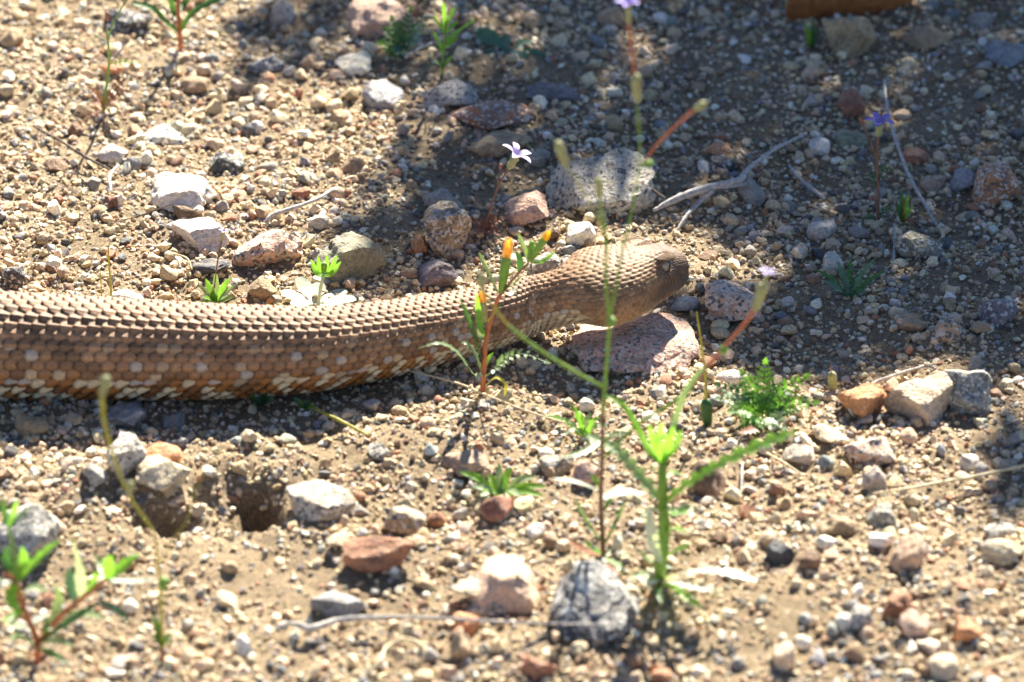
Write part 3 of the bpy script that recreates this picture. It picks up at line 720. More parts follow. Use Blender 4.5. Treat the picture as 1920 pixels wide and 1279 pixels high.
twig('twig', [(535, 1168, .35), (560, 1172, .4), (585, 1178, .45), (640, 1162, .5), (720, 1157, .6), (800, 1158, .7), (880, 1162, .8), (990, 1168, .75), (1080, 1170, 1.0), (1170, 1172, .9)], [.05, .09, .10, .085, .06, .05, .045, .035, .03, .02], M['wood_grey'], 'long thin pale stick lying across the foreground against the dark rock')
twig('straw', [(1636, 926, .2), (1690, 918, .35), (1760, 905, .4), (1830, 893, .4), (1925, 872, .4)], [.03, .045, .05, .05, .05], M['straw'], 'long yellow straw lying on lit gravel before the pink-white rock')
twig('straw', [(757, 693, .3), (820, 708, .3), (868, 722, .25), (905, 738, .2), (980, 768, .25), (1050, 790, .25), (1110, 802, .2)], [.025, .03, .035, .03, .03, .025], M['straw'], 'thin straw crossing the foot of the yellow-budded plant')
twig('straw', [(590, 766, .35), (625, 783, .4), (660, 800, .35), (690, 816, .2)], [.05, .055, .05, .03], M['stem_yellow'], 'bright yellow-green grass straw lying at the edge of the snake shadow')
twig('twig', [(62, 236, .2), (110, 262, .3), (150, 287, .35), (205, 318, .3)], [.035, .045, .05, .035], M['wood_dark'], 'thin dark twig lying in sunlit gravel')
twig('twig', [(222, 310, .3), (206, 330, .4), (208, 360, .2)], [.05, .06, .05], M['wood_grey'], 'short pale crooked twig touching the white-topped block')
twig('twig', [(205, 420, .2), (260, 405, .3), (325, 382, .9)], [.015, .025, .02], M['wood_dark'], 'hair-thin dark stalk leaning on the broad flat white rock')
twig('twig', [(325, 476, .2), (350, 484, .35), (360, 505, .2)], [.025, .03, .025], M['straw'], 'small curved pale straw piece in sunlit gravel behind the snake')
twig('twig', [(1438, 850, .2), (1470, 868, .25), (1500, 888, .2)], [.035, .04, .03], M['straw'], 'short straw beneath the tip of the long toothed leaf')
twig('twig', [(1392, 868, .2), (1391, 890, .3), (1390, 925, .2)], [.03, .035, .03], M['wood_grey'], 'short whitish stick in sunlit gravel below the long toothed leaf')
twig('straw', [(1800, 1244, .3), (1850, 1246, .4), (1905, 1230, .3)], [.04, .05, .04], M['straw'], 'pale bent straw in the blurred foreground gravel')
twig('straw', [(690, 1262, .2), (712, 1240, .4), (725, 1215, .4), (760, 1198, .5), (795, 1215, .45), (790, 1245, .2)], [.06, .07, .06, .06, .06, .04], M['straw'], 'curled whitish dry stem in the blurred foreground')
twig('twig', [(120, 1180, .2), (170, 1188, .3), (215, 1202, .2)], [.03, .04, .03], M['wood_dark'], 'short dark twig below the blurred leafy plant')
twig('twig', [(810, 80, .4), (780, 95, .5), (760, 108, .4)], [.03, .04, .04], M['wood_grey'], 'grey twig beside the narrow-leaved green plant in shade')
twig('twig', [(1288, 110, .4), (1294, 75, .8), (1275, 50, .5)], [.02, .025, .02], M['wood_dark'], 'fine dark bent stalk standing in deep shade')

# ================================================================== PLANTS
class Plant:
    def __init__(s, name, bx, by, label, cat='plant', group=None):
        s.b = gt(bx, by); s.o = bpy.data.objects.new(name, None); col.objects.link(s.o); s.o.location = s.b; tag(s.o, label, cat, group); s.k = int(bx*3+by)
    def P(s, pts):                      # (px, py[, depth in cm away from the base plane])
        return [pv(q[0], q[1], s.b[1]+(q[2]*CM if len(q) > 2 else 0))-s.b for q in pts]
    def part(s, name, V, F, mat, parent=None):
        return link(name, mesh_list(name, V, F), M[mat], parent or s.o)
    def stem(s, pts, r, mat='stem_green', name='stem', hairs=0, parent=None, sink=False):
        Q = s.P(pts)
        if sink: Q = [Q[0]-np.array([0, 0, .006])]+Q
        P = smooth_path(Q, 6); V, F = tube(P, [q*CM for q in r], 7, .06, s.k); parts = [(V, F)]
        return s.part(name, *join(parts), mat, parent)
    def leaf(s, pts, w, mat='leaf', shape='lance', teeth=0, tooth=.4, fold=.3, hint=(0, -.45, .9), name='leaf', parent=None):
        w = w*S0
        if mat == 'leaf_pale': hint = (.06, .02, 1); fold = .12
        return s.part(name, *blade(s.P(pts), w, shape, teeth, tooth, fold, hint), mat, parent)
    def fern(s, pts, w, mat='leaf', pairs=7, hint=(0, -.45, .9), name='leaf'):
        P = smooth_path(s.P(pts), 8); T = np.gradient(P, axis=0); T /= np.linalg.norm(T, axis=1)[:, None]; parts = [tube(P, [.022*CM, .01*CM], 5)]; w = w*S0
        for i in range(pairs):
            t = .22+.76*i/(pairs-1); k = int(t*(len(P)-1)); sd_ = np.cross(T[k], hint); sd_ /= np.linalg.norm(sd_); nn = np.cross(sd_, T[k])
            ln = w*.62*math.sin(math.pi*(.22+.70*t))**.8
            for sg in (-1, 1):
                tip = P[k]+(sd_*sg*.85+T[k]*.5+nn*random.uniform(-.15, .25))*ln
                parts.append(blade([P[k], (P[k]+tip)/2+nn*ln*.08, tip], ln*.55, 'lance', 3, .5, .2, hint, 4))
        parts.append(blade([P[-2], P[-1]+T[-1]*w*.25], w*.3, 'lance', 3, .4, .2, hint, 5))
        return s.part(name, *join(parts), mat)
    def bud(s, p0, p1, w, mat='bud', tip=None, tipmat='yellow', tiplen=.28, name='bud', parent=None):
        a_, b2 = s.P([p0, p1]); ts = np.linspace(0, 1, 9); P = np.array([a_+(b2-a_)*t for t in ts]); prof = np.array([.5, .74, .85, .9, .94, .98, 1, 1, .82])*w*S0/2
        o = s.part(name, *tube(P, list(prof), 9, .03, s.k), mat, parent)
        if tip:
            d = (b2-a_)/np.linalg.norm(b2-a_); L = np.linalg.norm(b2-a_)*tiplen; parts = []
            for i in range(5):
                an = i*1.256; sd_ = np.cross(d, [.2, -1, .1]); sd_ /= np.linalg.norm(sd_); s2 = np.cross(d, sd_); q = (sd_*math.cos(an)+s2*math.sin(an))*w*S0*.33
                parts.append(blade([b2+q-d*L*.2, b2+q*1.1+d*L*.5, b2+q*.5+d*L*random.uniform(.85, 1.2)], w*S0*.55, 'lance', hint=tuple(q/np.linalg.norm(q))))
            s.part('petal_tuft', *join(parts), tipmat, o)
        return o
    def flower(s, base, top, w, mat, spread=.75, n_=5):
        a_, b2 = s.P([base, top]); d = (b2-a_)/np.linalg.norm(b2-a_); w = w*S0
        fo = s.part('flower', *tube(np.array([a_+(b2-a_)*t for t in np.linspace(0, 1, 5)]), [.25*w*.4, .22*w, .24*w*.6, .25*w*.9], 8), 'bud_hair')
        sd_ = np.cross(d, [.3, -.9, .2]); sd_ /= np.linalg.norm(sd_); s2 = np.cross(d, sd_)
        for i in range(n_):
            an = i*2*math.pi/n_+.4; q = sd_*math.cos(an)+s2*math.sin(an); L = w*.62
            s.part('petal', *blade([b2, b2+(q*.45+d*.5)*L, b2+(q*spread*1.2+d*.62)*L, b2+(q*1.25+d*.55)*L], w*.34, 'lance', hint=tuple(d*1.0-q*.3)), mat, fo)
        return fo

# the yellow-budded plant in front of the neck
t = Plant('budding_plant', 905, 737, 'yellow-budded plant with red-orange stem standing in front of the snake neck')
t.stem([(905, 737), (908, 682), (912, 634), (921, 600), (933, 563), (938, 553)], [.075, .085, .075, .065, .06], 'stem_red', sink=True)
t.stem([(938, 553), (946, 544, -.1), (971, 513, -.3), (991, 493, -.4)], [.05, .045, .04], 'stem_brown', 'side_branch')
t.bud((940, 549), (950, 482), 19, 'bud', True, 'orange', .5)
t.bud((994, 489, -.4), (1021, 448, -.5), 15, 'bud', True, 'yellow', .30)
t.bud((992, 488, -.2), (998, 454, -.2), 12, 'bud')
t.bud((909, 603, .2), (905, 566, .2), 15, 'bud_hair', True, 'orange', .6)
for pts, w, mt, sh, te in [([(934, 551), (916, 512, -.4), (897, 473, -.7)], 10, 'leaf_grey', 'strap', 0), ([(943, 548), (962, 533, -.6), (982, 515, -.9)], 9, 'leaf', 'lance', 0),
        ([(973, 510, .2), (975, 490, .3), (966, 470, .4)], 13, 'leaf_dark', 'lance', 0), ([(991, 487, -.2), (982, 462, -.2), (971, 438, -.1)], 8, 'leaf_grey', 'strap', 0),
        ([(996, 492, -.5), (1018, 490, -.9), (1043, 471, -1.1)], 12, 'leaf', 'lance', 0), ([(912, 630), (900, 610, -.2), (893, 548, -.4)], 15, 'leaf', 'lance', 0),
        ([(914, 604), (926, 588, -.4), (941, 568, -.6)], 7, 'leaf', 'lance', 0), ([(913, 640), (903, 632, .3), (897, 590, .5)], 14, 'leaf_grey', 'lance', 0),
        ([(905, 680), (889, 630, -.6), (876, 592, -.9), (862, 560, -1.0)], 15, 'leaf_dark', 'lance', 9), ([(896, 706, -.2), (884, 697, -.6), (856, 659, -1.2), (822, 643, -1.6), (784, 654, -1.9)], 11, 'leaf_grey', 'lance', 10),
        ([(903, 698, .3), (890, 662, .7), (872, 642, .9), (858, 650, 1.2)], 10, 'leaf_grey', 'lance', 6), ([(908, 692, .2), (915, 674, .4), (926, 660, .5)], 8, 'leaf', 'lance', 0),
        ([(906, 708), (898, 700, -.7), (893, 712, -1.2)], 9, 'leaf_grey', 'lance', 0), ([(908, 726), (930, 708, -.5), (948, 722, -.7), (946, 742, -.8)], 6, 'stem_yellow', 'strap', 0), ([(940, 549), (956, 552, .4), (968, 538, .7)], 10, 'leaf_pale', 'lance', 0)]:
    t.leaf(pts, w, mt, sh, te)
t.fern([(910, 706, -.2), (930, 692, -.8), (949, 674, -1.1), (980, 664, -1.4), (1027, 680, -1.8)], 26, 'leaf_grey', 9)

# the toothed green plant in the foreground
t = Plant('thistle_plant', 1237, 1090, 'stout bright green plant with long toothed leaves in the foreground')
t.stem([(1237, 1090), (1241, 1040), (1246, 986), (1243, 943), (1242, 900), (1243, 868)], [.17, .19, .20, .17, .15, .13], 'stem_green', sink=True)
for tx, ty, dz, w in [(1217, 796, -.3, 9), (1263, 799, -.4, 10), (1234, 806, .4, 8), (1250, 812, -.8, 8), (1226, 815, .8, 7), (1258, 820, .6, 8)]:
    t.leaf([(1243, 872), ((1243+tx)/2+(tx-1243)*.1, 840, dz*.7), (tx, ty, dz)], w, 'leaf', 'strap', hint=(0, -.95, .2))
for pts, w, mt, sh, te in [([(1240, 872), (1217, 846, .2), (1197, 806, .4), (1168, 760, .7), (1133, 740, 1.0)], 11, 'leaf', 'strap', 0),
        ([(1248, 938), (1300, 900, -.8), (1348, 871, -1.4), (1430, 832, -2.2), (1496, 809, -2.8)], 27, 'leaf', 'strap', 11),
        ([(1240, 940), (1197, 888, .6), (1158, 845, 1.0), (1130, 828, 1.3), (1102, 815, 1.6)], 24, 'leaf_grey', 'strap', 11),
        ([(1239, 1060), (1226, 1028, -1.4), (1220, 985, -2.0), (1216, 945, -2.2)], 24, 'leaf_pale', 'lance', 0),
        ([(1244, 1088), (1285, 1073, -1.2), (1340, 1070, -1.8), (1420, 1089, -2.2)], 34, 'leaf_pale', 'lance', 13),
        ([(1240, 1094), (1260, 1098, -1.6), (1283, 1116, -2.3), (1320, 1142, -2.6)], 24, 'leaf', 'lance', 8),
        ([(1246, 1045), (1270, 1030, -.5), (1300, 1018, -.8)], 15, 'leaf', 'lance', 5), ([(1246, 955), (1275, 955, -.9), (1300, 938, -1.4)], 20, 'leaf_dark', 'lance', 5),
        ([(1246, 965), (1290, 960, .6), (1298, 950, .9)], 12, 'leaf', 'lance', 4), ([(1236, 1056), (1214, 1048, -.5), (1195, 1026, -.7)], 14, 'leaf_grey', 'lance', 4),
        ([(1234, 1080), (1205, 1062, .8), (1185, 1066, 1.2)], 26, 'leaf_grey', 'lance', 5), ([(1233, 1086), (1225, 1088, -1.2), (1212, 1100, -1.9)], 20, 'leaf_pale', 'lance', 0),
        ([(1246, 850), (1262, 800, .8), (1285, 735, 1.2), (1325, 684, 1.4)], 11, 'leaf_grey', 'strap', 0), ([(1240, 1070), (1262, 1052, 1.3), (1290, 1060, 1.8)], 22, 'leaf_grey', 'lance', 5),
        ([(1240, 1090), (1262, 1092, -1.8), (1300, 1102, -2.6), (1340, 1108, -2.9)], 22, 'leaf_pale', 'lance', 7), ([(1236, 1092), (1215, 1078, -1.0), (1180, 1082, -1.4)], 22, 'leaf_grey', 'lance', 6), ([(1242, 905), (1228, 880, -.6), (1212, 872, -.9)], 12, 'leaf', 'lance', 4), ([(1244, 900), (1262, 885, .5), (1280, 892, .8)], 12, 'leaf', 'lance', 4),
        ([(1243, 960), (1222, 955, -.8), (1205, 968, -1.2)], 14, 'leaf_grey', 'lance', 4), ([(1244, 1000), (1268, 990, -.6), (1290, 1000, -1.0)], 14, 'leaf', 'lance', 4), ([(1238, 1092), (1232, 1108, -1.5), (1240, 1130, -2.2)], 18, 'leaf_dark', 'lance', 5), ([(1243, 868), (1238, 830, -1.0), (1240, 792, -1.3)], 9, 'leaf', 'strap', 0), ([(1243, 868), (1268, 838, .2), (1276, 806, .4)], 9, 'leaf', 'strap', 0)]:
    t.leaf(pts, w, mt, sh, te, .55)

# the tall wiry plant rising past the head
t = Plant('wiry_plant', 1132, 1052, 'tall wiry plant whose thin green stems rise past the snake head')
t.stem([(1132, 1052), (1127, 950), (1128, 884), (1130, 822), (1130, 773)], [.085, .075, .065, .06], 'stem_brown', sink=True)
t.stem([(1130, 773), (1137, 690), (1143, 605)], [.06, .06], 'stem_green')
t.stem([(1143, 605), (1136, 520), (1137, 460), (1128, 400), (1124, 368)], [.06, .055, .05, .035], 'stem_green')
t.stem([(1143, 605), (1158, 520, .4), (1168, 470, .6), (1188, 380, .8), (1200, 290, .9), (1195, 200, .9)], [.04, .04, .035, .03], 'stem_green')
t.stem([(1193, 165, .9), (1186, 110, .9), (1178, 40, .9)], [.05, .05, .05], 'stem_red')
t.stem([(1206, 305, .9), (1240, 262, .6), (1285, 220, .3), (1302, 206, .2)], [.03, .045, .05], 'stem_red')
t.stem([(1137, 450, 0), (1110, 390, -.2), (1075, 330, -.3), (1060, 310, -.3)], [.02, .02, .02], 'stem_yellow')
t.stem([(1130, 725), (1080, 698, -.4), (1010, 655, -.6), (955, 612, -.7)], [.05, .055, .05], 'stem_green')
t.stem([(955, 612, -.7), (925, 575, -.8), (906, 545, -.8)], [.03, .03], 'stem_yellow')
t.stem([(1130, 862), (1190, 800, .4), (1245, 765, .6), (1290, 735, .8)], [.04, .045, .05], 'stem_green')
t.stem([(1290, 735, .8), (1345, 665, .8), (1390, 615, .8), (1416, 580, .8)], [.05, .065, .065], 'stem_red')
t.bud((1124, 372), (1122, 335), 14, 'bud_hair'); t.bud((1195, 190, .9), (1192, 142, .9), 18, 'bud_hair'); t.bud((1062, 312, -.3), (1046, 268, -.3), 17, 'bud_hair')
t.bud((1302, 206, .2), (1321, 194, .2), 14, 'bud_hair'); t.bud((906, 548, -.8), (904, 515, -.8), 13, 'bud_hair'); t.bud((1416, 582, .8), (1432, 535, .8), 20, 'bud_hair')
t.bud((1143, 612), (1147, 598), 18, 'bud', name='node'); t.bud((1205, 308, .9), (1222, 306, .9), 13, 'bud', name='node'); t.bud((1287, 737, .8), (1293, 726, .8), 14, 'bud', name='node'); t.bud((1352, 662, .8), (1360, 652, .8), 16, 'bud', name='node')
t.flower((1178, 44, .9), (1177, 12, .9), 30, 'violet'); t.flower((1432, 538, .8), (1437, 515, .8), 22, 'violet', .3)
for pts, w, mt, sh, te in [([(1130, 1045), (1095, 1030, -.8), (1056, 1005, -1.2)], 17, 'leaf_red', 'lance', 0), ([(1129, 1015), (1104, 985, -.4), (1076, 934, -.7)], 11, 'leaf_grey', 'lance', 0),
        ([(1133, 1022), (1152, 985, -.4), (1174, 937, -.6)], 9, 'leaf_dark', 'lance', 0), ([(1128, 922), (1085, 905, -.5), (1036, 897, -.9)], 18, 'leaf_pale', 'lance', 0),
        ([(1129, 935), (1165, 922, .3), (1213, 925, .8)], 24, 'leaf_pale', 'lance', 0), ([(1128, 918), (1118, 902, .2), (1106, 886, .4)], 9, 'leaf', 'lance', 0),
        ([(1128, 826), (1098, 846, -.7), (1056, 858, -1.2)], 13, 'leaf_grey', 'lance', 5), ([(1134, 1046), (1160, 1060, -1.0), (1170, 1082, -1.5)], 14, 'leaf_grey', 'lance', 4),
        ([(1134, 1048), (1150, 1030, .6), (1172, 1000, .9)], 10, 'leaf_dark', 'lance', 0), ([(1130, 1040), (1112, 1030, .7), (1096, 1014, 1.0)], 13, 'leaf', 'lance', 0), ([(1138, 1050), (1165, 1048, .4), (1182, 1028, .7)], 14, 'leaf_grey', 'lance', 4),
        ([(1130, 828), (1145, 815, -.4), (1182, 812, -.6)], 10, 'leaf_grey', 'lance', 0), ([(1130, 960), (1142, 940, .2), (1150, 915, .3)], 8, 'leaf_dark', 'lance', 0), ([(1130, 1050), (1148, 1072, -1.3), (1160, 1108, -2.2)], 9, 'leaf_red', 'lance', 0)]:
    t.leaf(pts, w, mt, sh, te)

def rosette(name, bx, by, label, tips, w, mat, shape='lance', teeth=0, lift=22, group=None, extra=None):
    t = Plant(name, bx, by, label, 'plant', group)
    for k, (x, y, d) in enumerate(tips):
        t.leaf([(bx+(x-bx)*.06, by-2), ((bx+x)/2, (by+y)/2-lift*random.uniform(.3, .7), d*.6), (x, y, d)], w*random.uniform(.85, 1.15), mat if isinstance(mat, str) else mat[k % len(mat)], shape, teeth, .5)
    return t
rosette('toothed_rosette', 1095, 824, 'small rosette of toothed grey-green leaves behind the foreground plants', [(1069, 758, .3), (1107, 773, .5), (1128, 783, 0), (1053, 785, -.3), (1022, 779, -.6), (1060, 815, -.8), (1120, 835, -.8), (1140, 800, .2), (1086, 770, .6)], 12, ['leaf', 'leaf_grey'], 'lance', 4)
t = Plant('filaree', 1428, 792, 'ferny bright green rosette with finely cut leaves beside white quartz')
for x, y, d in [(1345, 722, .6), (1392, 700, .8), (1435, 680, .9), (1512, 706, .2), (1468, 720, .6), (1530, 755, -.5), (1372, 772, -.6), (1410, 812, -.9), (1468, 800, -1.0), (1350, 748, .1), (1400, 740, .4), (1490, 770, -.3), (1440, 745, .3), (1395, 800, -.6)]:
    t.fern([(1428+(x-1428)*.08, 790), ((1428+x)/2, (792+y)/2-12, d*.6), (x, y, d)], 40, random.choice(['leaf', 'leaf', 'leaf_dark', 'leaf_grey']), 7)
t.leaf([(1430, 800, -.5), (1410, 806, -1), (1385, 812, -1.4)], 22, 'leaf_red', 'lance', 7)
t = Plant('seed_pod', 1327, 796, 'green filaree seed pod with a long yellow beak near the ferny rosette', 'seed pod')
t.bud((1327, 800), (1324, 752), 22, 'leaf_dark'); t.stem([(1324, 756), (1323, 712), (1316, 650), (1306, 585)], [.06, .045, .035, .02], 'stem_yellow', 'beak'); 
t = Plant('seed_pod', 1556, 736, 'plump green seed pod on a thin red stalk behind the orange stone', 'seed pod')
t.stem([(1520, 727, .2), (1540, 735), (1558, 734), (1562, 728)], [.025, .025, .025], 'stem_red', 'stalk'); t.bud((1562, 732), (1560, 700), 18, 'bud_hair'); t.stem([(1560, 702), (1558, 684)], [.02, .008], 'stem_red', 'beak')
rosette('toothed_rosette', 1592, 560, 'dark green rosette of sharply toothed leaves in the shade', [(1528, 505, .3), (1570, 490, .7), (1595, 484, .8), (1640, 486, .5), (1660, 508, .1), (1560, 545, -.6), (1625, 548, -.6), (1545, 528, -.2), (1615, 510, .5), (1582, 515, .3)], 16, ['leaf_dark', 'leaf_blue'], 'lance', 5, 14)
rosette('small_rosette', 938, 930, 'small star-like rosette of narrow green leaves on foreground sand', [(860, 884, .2), (935, 868, .7), (960, 876, .6), (1008, 893, .2), (1026, 912, -.3), (885, 912, -.4), (900, 930, -1), (980, 932, -1), (1020, 930, -.6), (950, 905, .4), (915, 890, .5)], 14, ['leaf', 'leaf_grey'], 'lance', 0, 16)
t = Plant('seedling', 597, 577, 'four-leaved seedling on a pale stalk behind the snake')
t.stem([(597, 577), (600, 548), (606, 515)], [.05, .055, .06], 'leaf_pale', sink=True)
for x, y, d in [(582, 486, -.2), (640, 490, -.3), (614, 476, .5), (596, 480, .4), (632, 478, .2)]: t.leaf([(606, 517), ((606+x)/2, 512, d*.7), (x, y, d)], 14, 'leaf', 'lance')
t.bud((607, 510), (608, 494), 12, 'bud')
rosette('silvery_rosette', 588, 572, 'broad silvery white leaves spread flat around the four-leaved seedling', [(528, 548, .2), (560, 520, .9), (548, 572, -.6), (650, 545, .6), (668, 560, .1), (640, 575, -.5), (600, 530, 1)], 30, 'leaf_pale', 'spoon', 0, 6)
t = rosette('grassy_tuft', 404, 573, 'small tuft of narrow green leaves with a dry flower stalk behind the snake', [(372, 535, .1), (385, 522, .4), (405, 510, .5), (432, 520, .2), (445, 532, -.2), (380, 558, -.5), (425, 556, -.5), (395, 545, 0), (440, 556, -.2), (370, 572, -.3)], 12, ['leaf_grey', 'leaf'], 'lance', 0, 8)
t.stem([(402, 540), (408, 490), (416, 450)], [.02, .025, .02], 'stem_brown'); t.flower((416, 452), (419, 436), 14, 'lilac')
for y0, lab in ((585, 'thin yellow-green stalk rising just behind the snake back'),):
    t = Plant('dry_stalk', 211, y0, lab); t.stem([(211, y0), (207, 530), (203, 470), (206, 455)], [.035, .04, .03, .02], 'stem_yellow', sink=True); t.stem([(192, y0), (190, 545), (188, 505)], [.025, .025, .012], 'stem_yellow')
t = Plant('wiry_sprig', 193, 212, 'wiry sprig with a green upper stem and reddish twigs in sunlit gravel')
t.stem([(195, 212), (197, 180), (204, 125), (203, 80), (200, 55)], [.05, .045, .05, .04, .03], 'stem_green', sink=True); t.stem([(203, 75), (212, 45, .1), (232, 8, .2)], [.03, .03, .025], 'stem_green', 'side_branch')
t.flower((232, 10, .2), (238, -4, .2), 20, 'lilac'); t.bud((202, 40), (201, 24), 9, 'leaf_red'); t.stem([(203, 78), (185, 68, -.1), (178, 64, -.1)], [.025, .03], 'leaf_pale', 'side_branch')
t.stem([(208, 120), (218, 105, .2), (230, 90, .3)], [.02, .025], 'stem_brown', 'side_branch'); t.fern([(207, 120), (230, 116, -.2), (262, 118, -.4)], 14, 'leaf', 5)
for x, y, d in [(165, 165, -.3), (172, 195, -.6), (232, 150, .2), (245, 168, -.2), (225, 190, -.5), (240, 140, .3), (150, 235, -.8), (176, 172, .4)]: t.fern([(196, 205), ((196+x)/2, (205+y)/2-8, d*.5), (x, y, d)], 20, 'leaf_red', 6)
t = Plant('leafy_sprout', 338, 96, 'leafy sprout with a red lower stem and long drooping green leaves')
t.stem([(338, 96), (337, 60), (334, 20), (334, -30)], [.075, .08, .075, .06], 'stem_red', sink=True)
for pts, w in [([(336, 60), (310, 40, -.3), (285, 15, -.5), (245, 5, -.6)], 16), ([(338, 60), (360, 25, -.3), (395, 5, -.5), (425, -8, -.6)], 18), ([(336, 40), (325, 20, .4), (318, -15, .5)], 14), ([(336, 20), (350, 0, .4), (362, -40, .5)], 14), ([(335, 5), (315, -20), (300, -45)], 15), ([(334, -20), (336, -50), (340, -80)], 14)]: t.leaf(pts, w, 'leaf_dark', 'strap', 6, .25)
t = Plant('narrow_leaved_plant', 830, 142, 'upright bright green plant with narrow needle-like leaves')
t.stem([(830, 142), (831, 110), (834, 70), (836, 40)], [.05, .055, .05, .04], 'stem_green', sink=True)
for x, y, x0, y0, d in [(831, 4, 835, 60, 0), (853, 12, 836, 50, .3), (812, 30, 834, 62, -.2), (893, 36, 838, 72, -.4), (860, 38, 836, 62, .4), (812, 60, 832, 95, -.3), (858, 70, 834, 90, .3), (815, 112, 831, 128, -.4), (850, 105, 832, 122, -.2), (845, 30, 836, 50, -.3), (822, 78, 833, 105, .4), (868, 52, 836, 80, .2)]:
    t.leaf([(x0, y0), ((x+x0)/2, (y+y0)/2, d*.6), (x, y, d)], 8, 'leaf', 'strap')
t = Plant('ferny_sprout', 752, 112, 'dark ferny leaf standing before the pinkish-tan boulder')
for x, y, d in [(770, 18, .3), (800, 35, .1), (735, 35, .2), (712, 82, -.2), (745, 100, -.4), (722, 55, 0)]: t.fern([(752, 110), ((752+x)/2, (112+y)/2-8, d*.5), (x, y, d)], 34, random.choice(['leaf_dark', 'leaf_blue', 'leaf']), 7)
rosette('broad_leaved_rosette', 955, 98, 'flat rosette of broad blue-green oval leaves in the shade', [(893, 58, .8), (900, 114, -.4), (1000, 82, .7), (1028, 116, -.4), (935, 70, .9), (985, 122, -.9)], 34, 'leaf_blue', 'spoon', 0, 10)
t = Plant('gilia_flower', 907, 442, 'slender reddish stem with one pale lilac open flower behind the snake', 'flower')
t.stem([(907, 442), (915, 405), (930, 360), (945, 330), (955, 312)], [.03, .035, .03, .028], 'stem_brown', sink=True); t.flower((954, 316), (965, 297), 44, 'lilac'); t.stem([(931, 355), (935, 330, .1), (938, 315, .1)], [.018, .018], 'stem_brown', 'side_branch'); t.bud((938, 318, .1), (939, 308, .1), 7, 'leaf_red')
for x, y, d in [(885, 420, -.2), (945, 410, -.2), (890, 440, -.6), (935, 440, -.5), (925, 405, .2), (905, 408, .3)]: t.fern([(909, 436), ((909+x)/2, (436+y)/2-6, d*.5), (x, y, d)], 22, 'leaf_red', 5)
t = Plant('gilia_flower', 1645, 425, 'brown stem with one violet flower standing in the shade', 'flower')
t.stem([(1645, 425), (1647, 370), (1645, 310), (1646, 265), (1648, 250)], [.05, .05, .045, .035], 'stem_brown', sink=True); t.flower((1648, 256), (1649, 236), 40, 'violet'); t.stem([(1645, 300), (1632, 265, .1), (1616, 228, .2)], [.025, .02], 'stem_brown', 'side_branch'); t.bud((1617, 232, .2), (1613, 220, .2), 8, 'leaf_red')
for x, y, d in [(1670, 318, -.2), (1625, 330, .2), (1672, 395, -.3), (1618, 410, -.3), (1660, 440, -.8)]: t.fern([(1646, min(415, y+25)), ((1646+x)/2, y-2, d*.5), (x, y, d)], 16, 'leaf_dark', 5)
t = rosette('small_sprout', 1692, 420, 'tiny dark sprout with reddish base beside the violet flower', [(1690, 352, .2), (1705, 362, .1), (1680, 378, 0), (1712, 385, -.1)], 9, ['leaf_dark', 'leaf'], 'lance', 0, 4); t.stem([(1694, 420), (1694, 395), (1697, 370)], [.035, .035, .02], 'stem_red'); t.leaf([(1692, 418), (1705, 412, -.3), (1712, 422, -.5)], 14, 'leaf_red')
rosette('small_sprout', 1522, 92, 'small green sprout growing against the big rough tan boulder', [(1508, 40, .1), (1525, 28, .2), (1516, 55, -.1), (1532, 52, .1), (1512, 78, -.2), (1525, 60, .1)], 9, ['leaf', 'leaf_dark'], 'lance', 0, 2)
